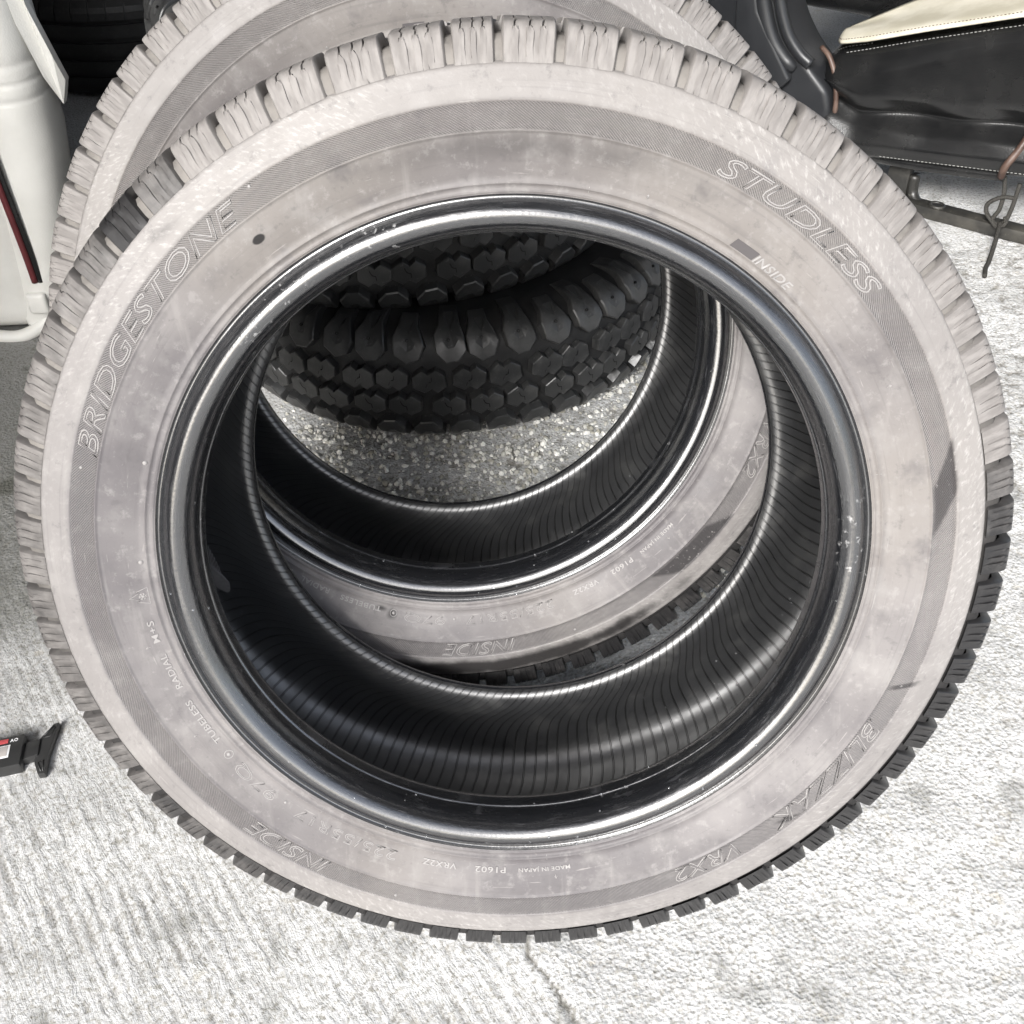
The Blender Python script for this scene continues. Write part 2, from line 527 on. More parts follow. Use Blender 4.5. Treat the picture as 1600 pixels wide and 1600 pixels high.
def bead_mat():
    k = NT("wet black bead rubber")
    u, v = k.uv()
    o = k.obj()
    n = k.noise(o, 190.0, 4.0, 0.6)
    n2 = k.noise(k.vec(k.math('MULTIPLY', u, 55.0), k.math('MULTIPLY', v, 900.0), 0.0), 1.0, 4.0, 0.65)
    sp = k.math('MULTIPLY', k.math('MULTIPLY', k.ramp(n, 0.60, 0.70), k.ramp(k.noise(o, 13.0, 3.0), 0.55, 0.66)), 0.75)
    col = k.mix(sp, (0.008, 0.0085, 0.010), (0.30, 0.30, 0.30))
    col = k.mix(k.ramp(n2, 0.60, 0.72, 0.0, 0.35), col, (0.14, 0.14, 0.15))
    rough = k.ramp(n2, 0.35, 0.7, 0.19, 0.31)
    b1 = k.bump(n2, 0.0003, 0.22)
    b2 = k.bump(k.noise(o, 420.0, 2.0, 0.5), 0.0002, 0.5, b1)
    k.b.inputs['IOR'].default_value = 2.4
    return k.done(col, rough, b2, 0.5)
M_bead = bead_mat()

def liner_mat():
    """fine slanted ribs moulded across the inside; v is the arc length across the section"""
    k = NT("ribbed inner liner rubber")
    u, v = k.uv()
    o = k.obj()
    wv = k.noise(o, 7.0, 2.0)
    bend = k.math('ADD', k.math('MULTIPLY', k.math('SINE', k.math('MULTIPLY', v, 30.0)), 9.0), k.math('MULTIPLY', wv, 6.0))
    ph = k.math('ADD', k.math('MULTIPLY', u, 2 * math.pi * 185), k.math('ADD', bend, k.math('MULTIPLY', v, 330.0)))
    s = k.math('SINE', ph)
    rib = k.ramp(s, 0.84, 0.98)
    col = k.mix(rib, (0.017, 0.0175, 0.0185), (0.004, 0.004, 0.004))
    n = k.noise(o, 36.0, 4.0, 0.6)
    col = k.mix(k.ramp(n, 0.52, 0.75, 0.0, 0.6), col, (0.045, 0.045, 0.043))
    b1 = k.bump(rib, 0.0011, 1.0)
    b2 = k.bump(k.noise(o, 300.0, 3.0, 0.6), 0.00025, 0.5, b1)
    k.b.inputs['IOR'].default_value = 2.1
    return k.done(col, k.ramp(n, 0.3, 0.7, 0.36, 0.50), b2, 0.5)
M_liner = liner_mat()

def block_mat():
    """tread rubber: clean black to dusted, by the amount each block carries"""
    k = NT("winter tread rubber")
    va = k.t.nodes.new("ShaderNodeVectorMath")
    k.put(va.inputs[0], k.obj())
    k.put(va.inputs[1], k.n("ShaderNodeCombineXYZ", 0, None, X=k.math('MULTIPLY', k.n("ShaderNodeObjectInfo", 5), 7.0), Y=k.n("ShaderNodeObjectInfo", 5)))
    o = va.outputs[0]
    d = k.prop("dust")
    n = k.noise(o, 70.0, 4.0, 0.65)
    n2 = k.noise(o, 300.0, 3.0, 0.6)
    m = k.ramp(k.math('ADD', d, k.math('MULTIPLY', k.math('SUBTRACT', n, 0.5), 0.55)), 0.10, 0.85)
    st = k.noise(k.n('ShaderNodeMapping', 0, None, Vector=o, Scale=(260.0, 60.0, 60.0)), 1.0, 3.0)
    dust = k.mix(k.ramp(st, 0.35, 0.7), (0.150, 0.140, 0.133), (0.205, 0.193, 0.184))
    col = k.mix(m, (0.017, 0.0165, 0.017), dust)
    rough = k.mix(m, (0.36, 0.36, 0.36), (0.72, 0.72, 0.72))
    b = k.bump(n2, 0.00014, 0.5)
    return k.done(col, rough, b, 0.45)
M_block = block_mat()

def carcass_mat():
    k = NT("tread groove rubber")
    u, v = k.uv()
    o = k.obj()
    dusty = k.ramp(k.math('SINE', k.math('ADD', k.math('MULTIPLY', u, 2 * math.pi), 1.75)), -0.35, 0.55)
    n = k.noise(o, 60.0, 4.0, 0.6)
    col = k.mix(k.math('MULTIPLY', dusty, k.ramp(n, 0.2, 0.6, 0.5, 1.0)), (0.02, 0.019, 0.019), (0.165, 0.154, 0.142))
    return k.done(col, 0.7, k.bump(n, 0.0005, 0.5), 0.3)
M_carcass = carcass_mat()

def simple_rubber(name, lo, hi, rough, sc=40.0, bump=0.0004, spec=0.45):
    k = NT(name)
    o = k.obj()
    n = k.noise(o, sc, 4.0, 0.62)
    n2 = k.noise(o, sc * 7, 3.0, 0.6)
    col = k.mix(k.ramp(n, 0.42, 0.72), lo, hi)
    col = k.mix(k.ramp(n2, 0.62, 0.72, 0.0, 0.5), col, [c * 2.2 for c in hi])
    return k.done(col, k.ramp(n, 0.3, 0.7, rough - .06, rough + .1), k.bump(n2, bump, 0.5), spec)

# ================================================================== WINTER TYRES
CW = 0.157                     # twice the mid plane position along the axle
TW, TR = 0.1861, 0.337         # back shoulder contact in the tyre frame
side = [(-.0325, .2370), (-.0327, .2376), (-.0338, .2382), (-.0338, .2386), (-.0329, .2392), (-.0334, .2412), (-.0340, .2424), (-.0352, .2430), (-.0352, .2434), (-.0346, .2440),
        (-.0358, .2480), (-.0376, .2535), (-.0394, .2590), (-.0409, .2650), (-.0419, .2705), (-.0422, .2718), (-.0430, .2723), (-.0430, .2729), (-.0421, .2735),
        (-.0425, .2770), (-.0427, .2810), (-.0427, .2850), (-.0424, .2876), (-.0429, .2882), (-.0433, .2888), (-.0430, .2900), (-.0424, .2935), (-.0414, .2980), (-.0402, .3025),
        (-.0394, .3055), (-.0391, .3070), (-.0382, .3083), (-.0350, .3092)]
bead = [(.0010, .2128), (-.0010, .2120), (-.0045, .2118), (-.0085, .2119), (-.0112, .2121), (-.0120, .2131), (-.0136, .2134), (-.0165, .2135), (-.0205, .2140), (-.0245, .2150), (-.0285, .2165), (-.0318, .2186), (-.0343, .2213), (-.0354, .2240), (-.0354, .2262), (-.0346, .2284), (-.0333, .2304), (-.0318, .2324), (-.0304, .2342), (-.0300, .2356), (-.0309, .2364), (-.0325, .2370)]
liner_h = [(.0010, .2128), (.0040, .2142), (.0062, .2180), (.0058, .2235), (.0025, .2320), (-.0050, .2430), (-.0140, .2550), (-.0215, .2680), (-.0255, .2800), (-.0262, .2910), (-.0235, .3010), (-.0170, .3090), (-.0070, .3155), (.0080, .3195), (.0300, .3220), (.0550, .3235), (.0785, .3240)]
carc_h = [(-.0350, .3092), (-.0348, .3102), (-.0338, .3130), (-.0308, .3195), (-.0250, .3232), (-.0120, .3250), (.0080, .3258), (.0785, .3262)]
mir = lambda pr: [(CW - a, r) for a, r in pr]
def densify(pr, n):
    out = []
    P = smooth_path([(a, r, 0) for a, r in pr], n)
    return [(p.x, p.y) for p in P]
NS = 480
def both(h): return h + [(CW - a, r) for a, r in h[::-1][1:]]
def arcl(pr):
    L = [0.0]
    for (a, b), (c, d) in zip(pr, pr[1:]): L.append(L[-1] + math.hypot(c - a, d - b))
    return L
bead_d = densify(bead, 2)
me_sideF = revolve("sidewall", side, NS, normals_out=False)
me_sideB = revolve("sidewall_back", mir(side), NS, normals_out=True)
me_beadF = revolve("bead", bead_d, NS, normals_out=False)
bead_b = [(.0010, .2128), (-.0010, .2120), (-.0035, .2119), (-.0075, .2146), (-.0140, .2196), (-.0200, .2256), (-.0255, .2316), (-.0325, .2370)]
me_beadB = revolve("bead_back", mir(densify(bead_b, 3)), NS, normals_out=True)
ln = densify(both(liner_h), 3)
me_liner = revolve("inner_liner", ln, 300, arcl(ln), normals_out=True)
cc = both(carc_h)
me_carc = revolve("tread_base", cc, 240, arcl(cc), normals_out=False)
sa = np.array([p[0] for p in side]); sr_ = np.array([p[1] for p in side])
def face_a(r): return float(np.interp(r, sr_, sa))

def shoulder_block(seed, pitch=R(5.2)):
    q = random.Random(seed)
    prof = [(-.0386, .3080), (-.0376, .3110), (-.0358, .3160), (-.0338, .3210), (-.0322, .3245), (-.0304, .3272), (-.0276, .3294), (-.0235, .3306), (-.0150, .3318), (.0000, .3331), (.0160, .3340), (.0215, .3342)]
    base = [(-.0350, .3095), (-.0338, .3105), (-.0318, .3130), (-.0288, .3190), (-.0262, .3215), (-.0240, .3228), (-.0220, .3235), (-.0190, .3243), (-.0120, .3250), (.0010, .3255), (.0160, .3258), (.0215, .3258)]
    cols = [-1, -.95, -.62, -.54, -.51, -.49, -.46, -.40, -.12, -.04, -.01, .01, .04, .12, .40, .46, .49, .51, .54, .62, .95, 1]
    slot = {-.51: 1, -.49: 1, -.01: 1, .01: 1, .49: 1, .51: 1, -.54: 0, -.46: 0, -.04: 0, .04: 0, .46: 0, .54: 0}
    n, m = len(prof), len(cols)
    half = pitch * 0.415
    amp = [0, .0000, .0000, .0001, .0003, .0008, .0020, .0028, .003, .003, .003, .003]
    flute = [0, .0003, .0010, .0014, .0012, .0003, 0, 0, 0, 0, 0, 0]
    vs, fs = [], []
    sh = {c: q.uniform(-.05, .05) for c in (-.5, 0, .5)}
    def normal(i):
        a0, r0 = prof[max(i - 1, 0)]; a1, r1 = prof[min(i + 1, n - 1)]
        da, dr = a1 - a0, r1 - r0
        l = math.hypot(da, dr) or 1
        return (-dr / l, da / l)
    for i, (a, r) in enumerate(prof):
        na, nr = normal(i)
        for j, c in enumerate(cols):
            d = 0
            cx = c
            if c in slot:
                d = amp[i] * slot[c]
                g = min((-.5, 0, .5), key=lambda s: abs(s - c))
                cx += sh[g] + .05 * math.sin(i * 1.9 + seed) * (1 if i > 5 else .4)
                if i < 5: cx += (c - g) * 2.2
            elif abs(c) == 1: d = .0007
            elif abs(c) in (.12, .40, .62): d = flute[i] * (1 if abs(c) != .62 else .4)
            aa, rr = a - na * d, r - nr * d
            an = half * cx
            vs.append((rr * math.sin(an), aa, rr * math.cos(an)))
    for i in range(n - 1):
        for j in range(m - 1):
            fs.append((i * m + j, i * m + j + 1, (i + 1) * m + j + 1, (i + 1) * m + j))
    def skirt(idx, bpts):
        st = len(vs)
        vs.extend(bpts)
        for k in range(len(idx) - 1):
            fs.append((idx[k], idx[k + 1], st + k + 1, st + k))
    def bp(i, c):
        a, r = base[i]; an = half * c * 1.06
        return (r * math.sin(an), a, r * math.cos(an))
    skirt([i * m for i in range(n)], [bp(i, -1) for i in range(n)])
    skirt([i * m + m - 1 for i in range(n)], [bp(i, 1) for i in range(n)])
    skirt([(n - 1) * m + j for j in range(m)], [bp(n - 1, c) for c in cols])
    me = mesh_from("tread_block", vs, fs, True, None, True)
    sharp(me, 38)
    me.materials.append(M_block)
    return me
def centre_block(seed, a0, a1, pitch=R(5.2)):
    q = random.Random(seed)
    cols = [-1, -.55, -.45, -.05, .05, .45, .55, 1]
    rows = [a0, a0 + (a1 - a0) * .33, a0 + (a1 - a0) * .66, a1]
    half = pitch * .39
    vs, fs = [], []
    m = len(cols)
    for i, a in enumerate(rows):
        for c in cols:
            r = .3346 - (0.0035 if c in (-.55, -.45, -.05, .05, .45, .55) and round(abs(c) * 20) in (9, 1) else 0)
            an = half * (c + .18 * (-1) ** i * (0 if abs(c) == 1 else 1) + .25 * (i - 1.5) / 1.5)
            vs.append((r * math.sin(an), a, r * math.cos(an)))
    for i in range(3):
        for j in range(m - 1):
            fs.append((i * m + j, i * m + j + 1, (i + 1) * m + j + 1, (i + 1) * m + j))
    loop = list(range(m)) + [i * m + m - 1 for i in range(1, 4)] + [3 * m + j for j in range(m - 2, -1, -1)] + [i * m for i in (2, 1)]
    st = len(vs)
    for k in loop:
        x, a, z = vs[k]; f = .3256 / math.hypot(x, z)
        vs.append((x * f, a, z * f))
    for k in range(len(loop)):
        l = (k + 1) % len(loop)
        fs.append((loop[k], loop[l], st + l, st + k))
    me = mesh_from("tread_block", vs, fs, False, None, True)
    me.materials.append(M_block)
    return me
ME_SH = [shoulder_block(s) for s in (1, 2, 3)]
ME_C1 = [centre_block(s, .0270, .0720) for s in (4, 5)]
ME_C2 = [centre_block(s, .0800, .1300) for s in (6, 7)]

# lettering -----------------------------------------------------------------
def warp(verts, phi0, r0, kx=1.0, hz=1.0, lift=0.0):
    out = []
    for x, y, z in verts:
        r = r0 + y
        ph = R(phi0) + x * kx / (r0 + 0.006)
        out.append((r * math.sin(ph), face_a(r) - lift - z * hz, r * math.cos(ph)))
    return out
def text_mesh(body, phi0, phi1, r0, h, outline=True, shear=0.0, space=1.0, rad=0.00038, bold=0.0):
    cu = bpy.data.curves.new("lettering", 'FONT')
    cu.body = body
    cu.size = 1.0
    cu.shear = shear
    cu.space_character = space
    cu.resolution_u = 3
    cu.offset = bold
    ob = bpy.data.objects.new("tmp_text", cu)
    COL.objects.link(ob)
    if outline:
        cu.fill_mode = 'NONE'
    bpy.context.view_layer.update()
    dg = bpy.context.evaluated_depsgraph_get()
    me0 = bpy.data.meshes.new_from_object(ob.evaluated_get(dg))
    V = np.array([v.co[:] for v in me0.vertices])
    mn, mx = V.min(0), V.max(0)
    sy = h / 0.70
    W = R(phi1 - phi0) * (r0 + 0.006)
    kx = W / (mx[0] - mn[0])
    if outline:
        # walk the outline loops and lay a thin raised tube along each
        adj = {}
        for e in me0.edges:
            a, b = e.vertices
            adj.setdefault(a, []).append(b); adj.setdefault(b, []).append(a)
        seen = set(); vs, fs = [], []
        for s in list(adj):
            if s in seen: continue
            loop = [s]; seen.add(s)
            while True:
                nx = [t for t in adj[loop[-1]] if t not in seen]
                if not nx: break
                loop.append(nx[0]); seen.add(nx[0])
            if len(loop) < 3: continue
            pts = []
            for t in loop:
                p = ((V[t][0] - mn[0]) * kx, V[t][1] * sy, 0)
                if not pts or (Vector(p) - Vector(pts[-1])).length > 0.00035: pts.append(p)
            tv, tf = tube(pts, rad, 5, closed=True)
            fs += [tuple(i + len(vs) for i in f) for f in tf]
            vs += [v[:] for v in tv]
        out = warp(vs, phi0, r0)
        me = mesh_from("lettering", out, fs, True, None, True)
    else:
        bm = bmesh.new(); bm.from_mesh(me0)
        bmesh.ops.remove_doubles(bm, verts=bm.verts, dist=1e-4)
        rr = bmesh.ops.extrude_face_region(bm, geom=list(bm.faces))
        top = [g for g in rr["geom"] if isinstance(g, bmesh.types.BMVert)]
        for v in bm.verts: v.co = ((v.co.x - mn[0]) * kx, v.co.y * sy, -0.0003)
        for v in top: v.co.z = 0.00055
        bm.to_mesh(me0); bm.free()
        out = warp([v.co[:] for v in me0.vertices], phi0, r0)
        me = mesh_from("lettering", out, [tuple(p.vertices) for p in me0.polygons], False, None, True)
    bpy.data.objects.remove(ob)
    bpy.data.meshes.remove(me0)
    bpy.data.curves.remove(cu)
    me.materials.append(M_letter)
    return me
def path_mesh(paths, phi0, r0, rad=0.00035):
    vs, fs = [], []
    for pts, closed in paths:
        tv, tf = tube([(x, y, 0) for x, y in pts], rad, 5, closed=closed)
        fs += [tuple(i + len(vs) for i in f) for f in tf]
        vs += [v[:] for v in tv]
    me = mesh_from("emblem", warp(vs, phi0, r0), fs, True, None, True)
    me.materials.append(M_letter)
    return me

TEXTS = [("BRIDGESTONE", 288.2, 326.8, .2745, .0123, True, .32, 1.02, .00055, .010),
         ("STUDLESS", 26.6, 51.8, .2748, .0115, True, .32, 1.0, .00055, .012),
         ("INSIDE", 211.3, 225.3, .2748, .0118, True, .35, 1.0, .00042, .012),
         ("BLIZZAK", 117.0, 139.5, .2748, .0118, True, .32, 1.0, .00042, .012),
         ("VRX2", 146.0, 156.5, .2748, .0112, True, .32, 1.0, .0004, .010),
         ("225/55R17", 202.0, 220.5, .2495, .0072, True, .0, 1.08, .00030, .0),
         ("97Q", 225.0, 233.3, .2495, .0072, True, .0, 1.1, .00030, .0),
         ("TUBELESS", 238.4, 247.2, .2478, .0042, False, .0, 1.1, 0, 0.012),
         ("RADIAL", 249.8, 256.2, .2475, .0042, False, .0, 1.1, 0, 0.012),
         ("M+S", 258.4, 262.2, .2475, .0042, False, .0, 1.1, 0, 0.012),
         ("VRX2Z", 191.6, 197.4, .2492, .0042, False, .0, 1.1, 0, 0.012),
         ("P1602", 183.2, 188.4, .2492, .0042, False, .0, 1.1, 0, 0.012),
         ("MADE IN JAPAN", 172.2, 181.0, .2500, .0028, False, .0, 1.1, 0, 0.012),
         ("INSIDE", 37.2, 44.2, .2435, .0052, False, .3, 1.05, 0, 0.018)]
ME_TEXT = [text_mesh(*t) for t in TEXTS]
# mountain and snowflake emblem: outward is up
mt = [(-.0062, 0), (-.0035, .0072), (-.0022, .0056), (0, .0118), (.0026, .0058), (.0038, .0070), (.0062, 0)]
fl = []
for k in range(3):
    a = R(60 * k + 30); c, s = math.cos(a), math.sin(a)
    fl.append(([(-.0026 * c, .0036 - .0026 * s), (.0026 * c, .0036 + .0026 * s)], False))
    for sg in (-1, 1):
        px, py = sg * .0016 * c, .0036 + sg * .0016 * s
        fl.append(([(px - .0008 * s + sg * .0007 * c, py + .0008 * c + sg * .0007 * s), (px, py), (px + .0008 * s + sg * .0007 * c, py - .0008 * c + sg * .0007 * s)], False))
ME_EMB = path_mesh([(mt, True)] + fl, 266.5, .2458)
def ring2(r, n=20): return [(r * math.cos(2 * math.pi * i / n), r * math.sin(2 * math.pi * i / n)) for i in range(n)]
def dome_mesh(phi, r, rad, ringed=False):
    bm = bmesh.new()
    bmesh.ops.create_uvsphere(bm, u_segments=10, v_segments=6, radius=rad)
    vs = [(v.co.x, v.co.y, v.co.z * .6) for v in bm.verts]
    fs = [tuple(v.index for v in f.verts) for f in bm.faces]
    bm.free()
    if ringed:
        tv, tf = tube([(x, y, 0) for x, y in ring2(rad * 2.2)], .00028, 5, closed=True)
        fs += [tuple(i + len(vs) for i in f) for f in tf]
        vs += [v[:] for v in tv]
    me = mesh_from("moulded_dot", warp(vs, phi, r), fs, True, None, True)
    me.materials.append(M_letter)
    return me
ME_DOTS = [dome_mesh(288.6, .2462, .0016), dome_mesh(272.2, .2470, .0016), dome_mesh(223.0, .2515, .0012), dome_mesh(235.7, .2510, .0014, True), dome_mesh(329.5, .2862, .0011), dome_mesh(286.3, .2830, .0011), dome_mesh(200.0, .2835, .0012)]
ME_MARKS = [path_mesh([([(-.0009, 0), (0, .0016), (.0009, 0)], False), ([(0, .0016), (.0002, -.0012)], False)], p, r, .0003) for p, r in ((174.8, .2575), (258.0, .2560), (241.5, .2590), (20.0, .2475), (64.0, .262))]
# thin joint ticks across the rim line
ME_TICK = [path_mesh([([(0, -.0012), (0, .0024)], False)], p, .2425, .00025) for p in (12.0, 77.0, 118.0, 176.0, 196.0, 252.0, 217.0)]
# dark filled rectangle before the small word
ME_RECT = None
def rect_mesh():
    vs, fs = [], []
    for i in range(9):
        for j in range(2):
            vs.append((i * .0165 / 8 + j * .002, .0002 + j * .0058, .00035))
    for i in range(8): fs.append((i * 2, i * 2 + 1, i * 2 + 3, i * 2 + 2))
    me = mesh_from("embossed_bar", warp(vs, 33.3, .2434), fs, False, None, True)
    k = NT("matt grey moulded bar")
    me.materials.append(k.done((0.062, 0.057, 0.058), 0.6, None, .3))
    return me
ME_RECT = rect_mesh()

# water drops inside ---------------------------------------------------------
def droplets(seed, lo, hi, n):
    q = np.random.RandomState(seed)
    bm = bmesh.new()
    bmesh.ops.create_icosphere(bm, subdivisions=1, radius=1)
    bv = np.array([v.co[:] for v in bm.verts]); bf = np.array([[v.index for v in f.verts] for f in bm.faces])
    bm.free()
    la = np.array([p[0] for p in ln]); lr = np.array([p[1] for p in ln])
    V, F = [], []
    for i in range(n):
        ph = R(q.uniform(lo, hi))
        k = q.randint(8, len(ln) - 20)
        a, r = la[k], lr[k]
        rad = .0005 + .0010 * q.rand() ** 2
        if q.rand() < .10:            # on the bead
            kk = q.randint(0, len(bead_d)); a, r = bead_d[kk]; rad *= .8
        c = np.array([r * math.sin(ph), a, r * math.cos(ph)])
        V.append(bv * rad + c); F.append(bf + i * len(bv))
    k = NT("water drop")
    k.b.inputs["Transmission Weight"].default_value = 0.9
    k.b.inputs["IOR"].default_value = 1.33
    me = mesh_from("water_droplets", np.vstack(V), np.vstack(F).tolist(), True, None, False)
    me.materials.append(k.done((0.9, 0.92, 0.95), 0.03))
    return me
ME_DROP = droplets(3, 90, 270, 420)

def pitch_at(phi):
    return float(np.interp(phi % 360, [0, 12, 30, 45, 80, 130, 180, 225, 270, 300, 318, 330, 345, 360], [6.5, 6.6, 6.3, 5.4, 5.0, 5.1, 5.0, 4.6, 4.6, 5.0, 5.6, 6.0, 6.3, 6.5]))
PITCH = []
p = 0.0
while p < 358.0:
    d = pitch_at(p) * (1 + rnd.uniform(-.07, .07))
    if p + d > 356.5: d = 360 - p
    PITCH.append((p + d / 2, d)); p += d
def dust_front(ph):
    return float(np.interp(ph % 360, [0, 60, 76, 84, 95, 140, 165, 190, 205, 222, 240, 262, 285, 300, 309, 313, 319, 324, 330, 360],
                                     [.95, .95, .85, .35, .08, .05, .06, .08, .12, .30, .36, .50, .60, .60, .60, .18, .16, .85, .95, .95]))
def dust_rear(ph):
    return float(np.interp(ph % 360, [0, 70, 95, 130, 150, 215, 240, 270, 360], [.95, .9, .6, .35, .12, .12, .6, .9, .95]))

def winter_tyre(x, y, lean, yaw, spin, label, m_side, dustf, extras):
    cz = TR * math.cos(lean) + TW * math.sin(lean)
    b = Vector((0, math.cos(lean), -math.sin(lean))); u = Vector((0, math.sin(lean), math.cos(lean)))
    base = Matrix.Rotation(yaw, 3, 'Z') @ (b * TW - u * TR) + Vector((x, y, cz))
    t = empty("winter_tyre", label, "tyre", base, (-lean, 0, yaw), "studless winter tyres leaning in a row")
    off = (0, -TW, TR)
    def part(name, me, mat=None, rot=0.0):
        o = link(name, me, mat, t, off, (0, R(spin + rot), 0))
        return o
    s = part("sidewall", me_sideF)
    if not me_sideF.materials: me_sideF.materials.append(m_side)
    s.material_slots[0].link = 'OBJECT'; s.material_slots[0].material = m_side
    s2 = part("sidewall", me_sideB, M_side1)
    bd = part("bead", me_beadF, M_bead)
    part("bead", me_beadB, M_bead)
    li = part("inner_liner", me_liner, M_liner)
    part("tread_base", me_carc, M_carcass, -spin)
    # sidewall lettering: sub-parts of the sidewall
    for me in ME_TEXT: link("lettering", me, None, s)
    link("snowflake_emblem", ME_EMB, None, s)
    for me in ME_DOTS: link("moulded_dot", me, None, s)
    for me in ME_MARKS: link("mould_mark", me, None, s)
    for me in ME_TICK: link("mould_tick", me, None, s)
    link("embossed_bar", ME_RECT, None, s)
    d = link("water_droplets", ME_DROP, None, li, (0, 0, 0), (0, -R(spin), 0)); d["kind"] = "stuff"
    for i, (ph, dp) in enumerate(PITCH):
        f = dp / 5.2 * float(np.interp(ph, [0, 70, 95, 235, 262, 360], [1, 1, .89, .92, 1, 1]))
        zz = float(np.interp(ph, [0, 70, 90, 150, 185, 360], [1, 1, 1.008, 1.008, 1.002, 1]))
        du = min(1.0, max(0.0, dustf(ph) + rnd.uniform(-.06, .06)))
        def blk(me, rot, sc, mirror=False):
            o = link("tread_block", me, None, t, (0, -TW + (CW if mirror else 0), TR), (0, R(rot), 0), sc)
            o["dust"] = du
        blk(ME_SH[(i * 7) % 3], ph, (f, 1, zz))
        blk(ME_SH[(i * 5 + 1) % 3], ph + dp * .3, (f, -1, 1), True)
        blk(ME_C1[i % 2], ph + dp * .4, (f, 1, 1))
        blk(ME_C2[(i + 1) % 2], ph + dp * .1, (f, 1, 1))
    return t, s, li
T1, S1, L1 = winter_tyre(.0006, .5537, .3509, -.0054, 0.0, "large dusty grey winter tyre standing in front, leaning back with its whole ring in view", M_side1, dust_front, True)
T2, S2, L2 = winter_tyre(-.0447, .8099, .3647, .0595, -38.7, "dusty winter tyre directly behind the front one, partly seen through its hole", M_side2, dust_rear, False)

# scrap of dark sticker stuck inside the front tyre
def scrap():
    k = NT("torn black sticker")
    la = np.array([p[0] for p in ln]); lr = np.array([p[1] for p in ln])
    n0 = len(ln)
    out = [(-.012, .000), (.010, .001), (.013, .004), (.003, .011), (.004, .020), (-.002, .022), (-.004, .014), (-.009, .006)]
    vs = []
    for lift in (.0004, .0014):
        for x, y in out:
            a = -.008 + y * 1.1
            r = float(np.interp(a, la[n0 // 2 - 24:n0 // 2 + 20], lr[n0 // 2 - 24:n0 // 2 + 20])) - lift
            ph = R(183) - x / .31
            vs.append((r * math.sin(ph), a, r * math.cos(ph)))
    n = len(out)
    fs = [tuple(range(n)), tuple(range(2 * n - 1, n - 1, -1))] + [(i, (i + 1) % n, n + (i + 1) % n, n + i) for i in range(n)]
    me = mesh_from("sticker_remnant", vs, fs, False)
    link("sticker_remnant", me, k.done((0.008, 0.008, 0.008), 0.3), L1)
scrap()

# ================================================================== OFF-ROAD TYRES (lying stack)
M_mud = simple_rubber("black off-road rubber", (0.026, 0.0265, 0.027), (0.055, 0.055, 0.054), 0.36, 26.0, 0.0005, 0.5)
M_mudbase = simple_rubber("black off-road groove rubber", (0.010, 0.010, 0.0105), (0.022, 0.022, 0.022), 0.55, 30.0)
MUD_H = 0.172
# section half: from inner bead at the top to mid tread, (z, r)
mud_half = [(.136, .205), (.147, .203), (.155, .208), (.159, .222), (.1630, .240), (.1660, .260), (.1665, .280), (.1640, .298), (.1575, .314), (.1475, .3245), (.1370, .3292), (.1200, .3325), (.086, .3345)]
mud_prof = mud_half + [(MUD_H - z, r) for z, r in mud_half[::-1][1:]]
me_mud = revolve("carcass", densify(mud_prof, 3), 168, axis='Z', normals_out=True)
mp = densify(mud_prof, 4); mL = arcl(mp)
mz = np.array([p[0] for p in mp]); mr = np.array([p[1] for p in mp]); mLa = np.array(mL)
mid_s = mL[-1] / 2
def mud_pt(x, s, h):
    """x: along the tread (m at r .34), s: arc from mid tread (+ towards the top)"""
    q = mid_s - s
    z, r = float(np.interp(q, mLa, mz)), float(np.interp(q, mLa, mr))
    e = .002
    z2, r2 = float(np.interp(q + e, mLa, mz)), float(np.interp(q + e, mLa, mr))
    z1, r1 = float(np.interp(q - e, mLa, mz)), float(np.interp(q - e, mLa, mr))
    dz, dr = z2 - z1, r2 - r1
    l = math.hypot(dz, dr) or 1
    nz, nr = dr / l, -dz / l
    z, r = z + nz * h, r + nr * h
    an = x / .34
    return (r * math.sin(an), -r * math.cos(an), z)
def mud_block(outline, height, hfun=None, inset=.0035, sub=3, name="tread_block"):
    """outline in (x, s); a chamfered block standing proud of the carcass"""
    pts = []
    n = len(outline)
    for i in range(n):
        a, b = outline[i], outline[(i + 1) % n]
        for k in range(sub):
            t = k / sub
            pts.append((a[0] + (b[0] - a[0]) * t, a[1] + (b[1] - a[1]) * t))
    cx = sum(p[0] for p in pts) / len(pts); cy = sum(p[1] for p in pts) / len(pts)
    def ins(p, d):
        vx, vy = cx - p[0], cy - p[1]
        l = math.hypot(vx, vy) or 1
        return (p[0] + vx / l * d, p[1] + vy / l * d)
    hf = hfun or (lambda s: height)
    rings = [[mud_pt(p[0], p[1], -.003) for p in pts],
             [mud_pt(*ins(p, inset * .45), hf(p[1]) * .72) for p in pts],
             [mud_pt(*ins(p, inset * .60), hf(p[1]) * .90) for p in pts],
             [mud_pt(*ins(p, inset * 1.1), hf(p[1])) for p in pts]]
    m = len(pts)
    vs = [v for r_ in rings for v in r_]
    fs = []
    for k in range(3):
        for i in range(m):
            j = (i + 1) % m
            fs.append((k * m + i, k * m + j, (k + 1) * m + j, (k + 1) * m + i))
    # top: fan rings so that it follows the curve
    prev = 3 * m
    for f in (.55,):
        st = len(vs)
        for p in pts:
            q = ins(p, inset * 1.1)
            q = (cx + (q[0] - cx) * f, cy + (q[1] - cy) * f)
            vs.append(mud_pt(q[0], q[1], hf(q[1])))
        for i in range(m):
            j = (i + 1) % m
            fs.append((prev + i, prev + j, st + j, st + i))
        prev = st
    vs.append(mud_pt(cx, cy, hf(cy)))
    for i in range(m): fs.append((prev + i, prev + (i + 1) % m, len(vs) - 1))
    me = mesh_from(name, vs, fs, True, None, True)
    sharp(me, 14)
    me.materials.append(M_mud)
    return me
NP = 44
PX = 2 * math.pi * .34 / NP
def sc(o): return [(x * PX, s) for x, s in o]
